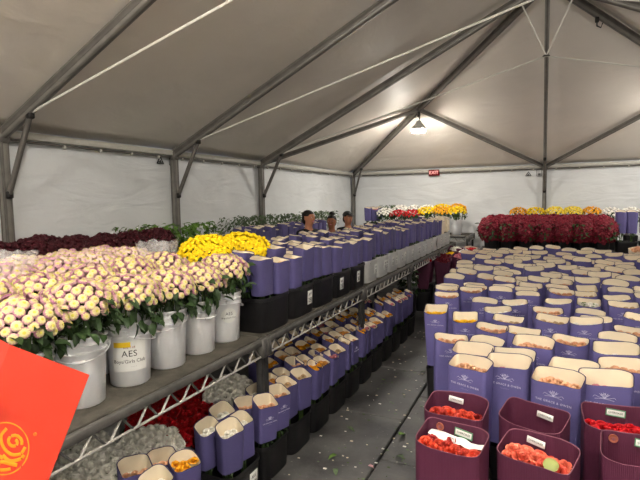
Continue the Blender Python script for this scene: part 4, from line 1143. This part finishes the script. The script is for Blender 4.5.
def person(label, loc, rz, ht, skin, top, hairm='hair', cap=False, bun=False, armf=.25):
    """faces local -Y"""
    t = thing('person', label, 'person', loc, rz); k = ht/1.75
    S = lambda x, y, z: (x*k, y*k, z*k)
    V = [(S(0, 0, .95), .125*k), (S(0, .01, 1.10), (.14*k, .10*k)), (S(0, .01, 1.28), (.165*k, .11*k)), (S(0, .015, 1.41), (.105*k, .065*k)), (S(0, .01, 1.48), .056*k), (S(0, .005, 1.535), .056*k),
         (S(0, -.015, 1.60), (.082*k, .10*k)), (S(0, -.005, 1.67), (.092*k, .115*k)), (S(0, .0, 1.725), (.075*k, .09*k))]
    Eg = [(0, 1), (1, 2), (2, 3), (3, 4), (4, 5), (5, 6), (6, 7), (7, 8)]
    for s in (-1, 1):
        b = len(V); V += [(S(s*.165, .015, 1.39), .052*k), (S(s*.24, .03, 1.14), .045*k), (S(s*.23, -armf, 1.02), .034*k), (S(s*.21, -armf-.09, 1.02), (.038*k, .018*k))]
        Eg += [(3, b), (b, b+1), (b+1, b+2), (b+2, b+3)]
        for q in range(5):
            dx = (-.03+.015*q)
            c = len(V)
            if q == 4: V += [(S(s*.21-s*.035, -armf-.10, 1.03), .009*k), (S(s*.21-s*.05, -armf-.14, 1.02), .008*k)]
            else: V += [(S(s*.21+dx, -armf-.13, 1.01), .0095*k), (S(s*.21+dx, -armf-.165+abs(q-1.5)*.006, .995), .008*k)]
            Eg += [(b+3, c), (c, c+1)]
        b = len(V); V += [(S(s*.09, 0, .88), .095*k), (S(s*.10, -.01, .50), .062*k), (S(s*.10, .02, .10), .042*k), (S(s*.105, -.12, .035), (.04*k, .03*k))]
        Eg += [(0, b), (b, b+1), (b+1, b+2), (b+2, b+3)]
    skin_mesh('body', V, Eg, skin, t)
    mb = MB()                       # face: nose, brows, lips, eyes, ears
    ellipsoid(mb, S(0, -.112, 1.632), (.013*k, .016*k, .024*k), skin, 10)
    for s in (-1, 1): ellipsoid(mb, S(s*.079, .0, 1.64), (.010*k, .022*k, .033*k), skin, 10)
    mb.build('nose_and_ears', t)
    for s in (-1, 1):
        mb = MB(); ellipsoid(mb, S(s*.033, -.094, 1.655), (.013*k, .008*k, .007*k), 'paper', 10); ellipsoid(mb, S(s*.033, -.101, 1.655), (.006*k, .003*k, .006*k), 'ink', 8); mb.build('eye', t)
    mb = MB(); ellipsoid(mb, S(0, -.095, 1.592), (.024*k, .008*k, .008*k), 'pinkf', 10); mb.build('mouth', t)
    mb = MB(); ellipsoid(mb, S(0, .015, 1.675), (.092*k, .108*k, .098*k), hairm, 20, 0, PI*.5); ellipsoid(mb, S(0, .045, 1.63), (.085*k, .075*k, .10*k), hairm, 20)
    if bun: ellipsoid(mb, S(0, .05, 1.785), (.05*k, .05*k, .045*k), hairm, 14)
    mb.build('hair', t)
    if cap:
        mb = MB(); ellipsoid(mb, S(0, .01, 1.70), (.098*k, .112*k, .085*k), 'ink', 20, 0, PI*.5)
        rows = [[S((i/8-.5)*.15, -.09-.075*f*math.cos((i/8-.5)*2), 1.698-.012*f) for i in range(9)] for f in (0, .5, 1)]
        mb.loft(rows, 'ink', None, False, False); rows2 = [[(x, y, z-.006) for x, y, z in r] for r in rows]; mb.loft(rows2, 'ink', None, False, False)
        mb.build('cap', t)
    Vj = [(S(0, 0, .93), .14*k), (S(0, .01, 1.10), (.16*k, .12*k)), (S(0, .01, 1.28), (.18*k, .125*k)), (S(0, .015, 1.425), (.16*k, .105*k)), (S(0, .01, 1.49), (.085*k, .08*k))]; Ej = [(0, 1), (1, 2), (2, 3), (3, 4)]
    for s in (-1, 1):
        b = len(Vj); Vj += [(S(s*.175, .015, 1.405), .078*k), (S(s*.245, .03, 1.14), .060*k), (S(s*.232, -armf+.03, 1.025), .048*k)]; Ej += [(3, b), (b, b+1), (b+1, b+2)]
    skin_mesh('jacket', Vj, Ej, top, t)
    Vt = [(S(0, 0, .93), .132*k)]; Et = []
    for s in (-1, 1):
        b = len(Vt); Vt += [(S(s*.09, 0, .86), .108*k), (S(s*.10, -.01, .50), .08*k), (S(s*.10, .02, .10), .065*k)]; Et += [(0, b), (b, b+1), (b+1, b+2)]
    skin_mesh('trousers', Vt, Et, 'jeans', t)
    for s in (-1, 1):
        mb = MB(); rings = []
        for f, w, h in ((-.09, .03, .05), (-.06, .045, .085), (.03, .048, .075), (.11, .05, .05), (.15, .035, .03)):
            rings.append([S(s*.103+w*math.copysign(abs(math.cos(a))**.6, math.cos(a)), -f+.0, max(0, h*(.5+.5*math.copysign(abs(math.sin(a))**.6, math.sin(a))))) for a in (2*PI*i/12 for i in range(12))])
        mb.loft(rings, 'ink'); mb.build('shoe', t)
    return t
person('person in a black jacket with short dark hair, leftmost of three heads beyond the shelf', (-3.34, 6.77, 0), 1.3, 1.73, 'skin', 'jacket')
person('person with dark hair tied up in a bun, middle of three heads beyond the shelf', (-3.34, 7.66, 0), .25, 1.63, 'skin2', 'greysh', bun=True)
person('person in a black cap looking down, rightmost of three heads beyond the shelf', (-3.34, 8.42, 0), .9, 1.66, 'skin', 'jacket', cap=True)

# ------------------------------------------------------------------ red card held out at the left, with the hand that holds it
f_, r_, u_ = fwd, rt, up
c0 = Vector((-.50895, .40797, 1.68898))                          # its upper right corner
exv = Vector((.88374, .31904, -.34237)).normalized()              # along the top edge, to the right
nv = Vector((.39206, -.90421, .1694)); nv = (nv-exv*nv.dot(exv)).normalized()
eyv = nv.cross(exv).normalized()                                  # up within the card
card = thing('red_card', 'red-orange folded card with a round gold rose emblem held out at the lower left', 'card')
card.matrix_world = Matrix((exv, nv*-1, eyv)).transposed().to_4x4() @ Matrix.Identity(4)
card.location = c0
CW, CH = .108, .25
mb = MB()
def panel(x0, x1, y0, y1): mb.box(((x0+x1)/2, y0, -CH/2), (x1-x0, .0012, CH), 'card')
rows = [[(-CW, .0, 0), (-CW, .0, -CH)], [(-.05, -.0006, 0), (-.05, -.0006, -CH)], [(0, 0, 0), (0, 0, -CH)]]
mb.loft(rows, 'card', None, False, False); mb.loft([[(x, y+.0012, z) for x, y, z in r] for r in rows], 'card', None, False, False); mb.box((-CW/2, .0010, -CH/2), (CW-.001, .0008, CH-.001), 'card')
mb.build('front_panel', card, False)
mb = MB(); rows = [[(-CW, .0006, -.0005), (-CW, .0006, -CH+.0005)], [(-CW-.05, .016, -.0005), (-CW-.05, .016, -CH)], [(-CW-.10, .034, -.0005), (-CW-.10, .034, -CH)]]
mb.loft(rows, 'card', None, False, False); mb.loft([[(x, y+.0012, z) for x, y, z in r] for r in rows], 'card', None, False, False)
mb.build('folded_panel', card, False)
em = MB(); ec = Vector((-.066, 0, -.118))
def es(pts, r=.0013):
    pts = [Vector((a, b, 0)) for a, b in pts]
    if len(pts) < 12:                                             # round the stroke off
        q = []
        for i in range(len(pts)-1):
            p0, p1, p2, p3 = pts[max(0, i-1)], pts[i], pts[i+1], pts[min(len(pts)-1, i+2)]
            for k in range(5):
                t = k/5; q.append(.5*((2*p1)+(p2-p0)*t+(2*p0-5*p1+4*p2-p3)*t*t+(3*p1-p0-3*p2+p3)*t**3))
        pts = q+[pts[-1]]
    pts = [(p.x, p.y) for p in pts]; em.tube([(ec.x+a*.031, -.0012, ec.z+b*.031) for a, b in pts], r, 'gold', 6)
es([(math.cos(2*PI*i/40), math.sin(2*PI*i/40)) for i in range(41)], .0009)
es([(.28+.34*math.cos(a)*(1-a*.09), .38+.3*math.sin(a)*(1-a*.09)) for a in (i*.45 for i in range(18))], .0022)
es([(-.2, .75), (-.3, .4), (-.05, .05), (.35, -.1), (.7, .05), (.78, .35)], .0022); es([(-.5, .62), (-.62, .2), (-.3, -.25), (.1, -.35)], .0024)
es([(-.75, .3), (-.7, -.2), (-.35, -.6), (.0, -.72)], .0026); es([(.05, -.25), (.4, -.35), (.75, -.15), (.85, .05)], .0024); es([(.0, -.72), (.1, -.5), (.4, -.45), (.75, -.4)], .0026); es([(-.1, -.85), (.25, -.78), (.55, -.62)], .0022)
em.v = [(x, -.0004+(y+.0012)*.3, z) for x, y, z in em.v]; em.build('gold_emblem', card)
mb = MB(); v, f = text_geo('\u00ae', .006, extrude=.0002); mb.add(v, f, 'gold', Matrix.Translation((ec.x+.030, -.0008, ec.z+.029)) @ FACE); mb.build('registered_mark', card, False)
# hand: thumb over the folded panel, four fingers behind it
def C(x, y, z): return c0+exv*x-nv*y+eyv*z
hv = [(C(-.30, -.02, -.20), .030), (C(-.25, .005, -.15), (.034, .020)), (C(-.215, .02, -.115), (.038, .017))]
he = [(0, 1), (1, 2)]
def chain(root, pts):
    b = len(hv)
    for i, (p, r) in enumerate(pts): hv.append((p, r)); he.append((root if i == 0 else b+i-1, b+i))
chain(1, [(C(-.195, -.016, -.100), .0125), (C(-.15, -.020, -.084), .0105), (C(-.1035, -.0125, -.0705), .0085)])
for q, (dz, ln) in enumerate(((.028, .95), (.008, 1.05), (-.013, 1.0), (-.034, .8))):
    chain(2, [(C(-.205, .036, -.10+dz), .0105), (C(-.175+.0*ln, .052, -.085+dz), .0092), (C(-.150, .048, -.078+dz), .0085), (C(-.150+.022*ln, .036, -.075+dz), .0078)])
hand = thing('person', 'hand of a person holding the red card at the left picture edge', 'person', tuple(C(-.25, .005, -.15)))
fa = [(C(-.30, -.02, -.20), .030), (C(-.42, -.10, -.42), .042)]
hv.append(fa[1]); he.append((0, len(hv)-1))
hb = skin_mesh('hand', [(tuple(Vector(p)-C(-.25, .005, -.15)), r) for p, r in hv], he, 'skin', hand, 2, 1)
mb = MB(); T_ = Matrix.Translation(C(-.1005, -.0205, -.070)-C(-.25, .005, -.15)) @ Matrix((exv, -nv, eyv)).transposed().to_4x4()
ellipsoid(mb, (0, 0, 0), (.0065, .0015, .005), 'peach', 10, T=T_); mb.build('thumbnail', hand)
V = [(tuple(Vector(p)-C(-.25, .005, -.15)), r) for p, r in ((C(-.35, -.053, -.29), .046), (C(-.42, -.10, -.42), .055), (C(-.50, -.16, -.58), .062))]
skin_mesh('sleeve', V, [(0, 1), (1, 2)], 'jacket', hand)

# ------------------------------------------------------------------ fallen leaves and petals on the aisle floor
for i, (x, y, m, s, w) in enumerate(((-1.45, 3.58, 'leaf3', .07, 'pale leaf near the black tubs'), (-1.02, 3.62, 'leaf2', .09, 'yellow-green leaf beside the floor joint'), (-.90, 3.3, 'leaf3', .08, 'pale leaf near the maroon boxes'), (-1.36, 3.15, 'leaf2', .07, 'leaf in the middle of the aisle'), (-1.30, 2.98, 'leaf3', .06, 'leaf nearest the viewer in the aisle'), (-1.10, 3.1, 'mum', .05, 'pale petal on the floor joint'), (-1.5, 4.7, 'leaf2', .06, 'leaf by the far black tubs'), (-1.15, 5.1, 'leaf3', .06, 'leaf far down the aisle'))):
    mb = MB(); leaf_geo(mb, m, Matrix.Rotation(i*1.3, 4, 'Z'), s, s*.6); o = mb.build('fallen_leaf'); o.location = (x, y, .028)
    sm = o.modifiers.new('s', 'SOLIDIFY'); sm.thickness = .0015
    tag(o, 'fallen '+w+' on the grey floor', 'leaf', 'fallen leaves in the aisle')
mb = MB(); rr_ = random.Random(12)
for k in range(260):
    x, y = rr_.uniform(-1.62, -.85), rr_.uniform(2.2, 7.5); a = rr_.uniform(0, 6); s = rr_.uniform(.004, .013)
    mb.box((x, y, .0015), (s*2, s*1.3, .003), rr_.choice(['cream', 'leaf3', 'stem', 'whitef']), None, .0008)
tag(mb.build('plant_debris', None, False), 'small scattered bits of petals and leaf litter over the aisle floor', 'debris', None, 'stuff')

# ------------------------------------------------------------------ light
w = bpy.data.worlds.new('night'); scn.world = w; w.use_nodes = True
w.node_tree.nodes['Background'].inputs['Color'].default_value = (.02, .024, .035, 1)
# prototypes that were never placed
for o in list(COL.objects):
    if o.parent is None and o.get('label') == 'x':
        for c in list(o.children_recursive)+[o]: bpy.data.objects.remove(c)
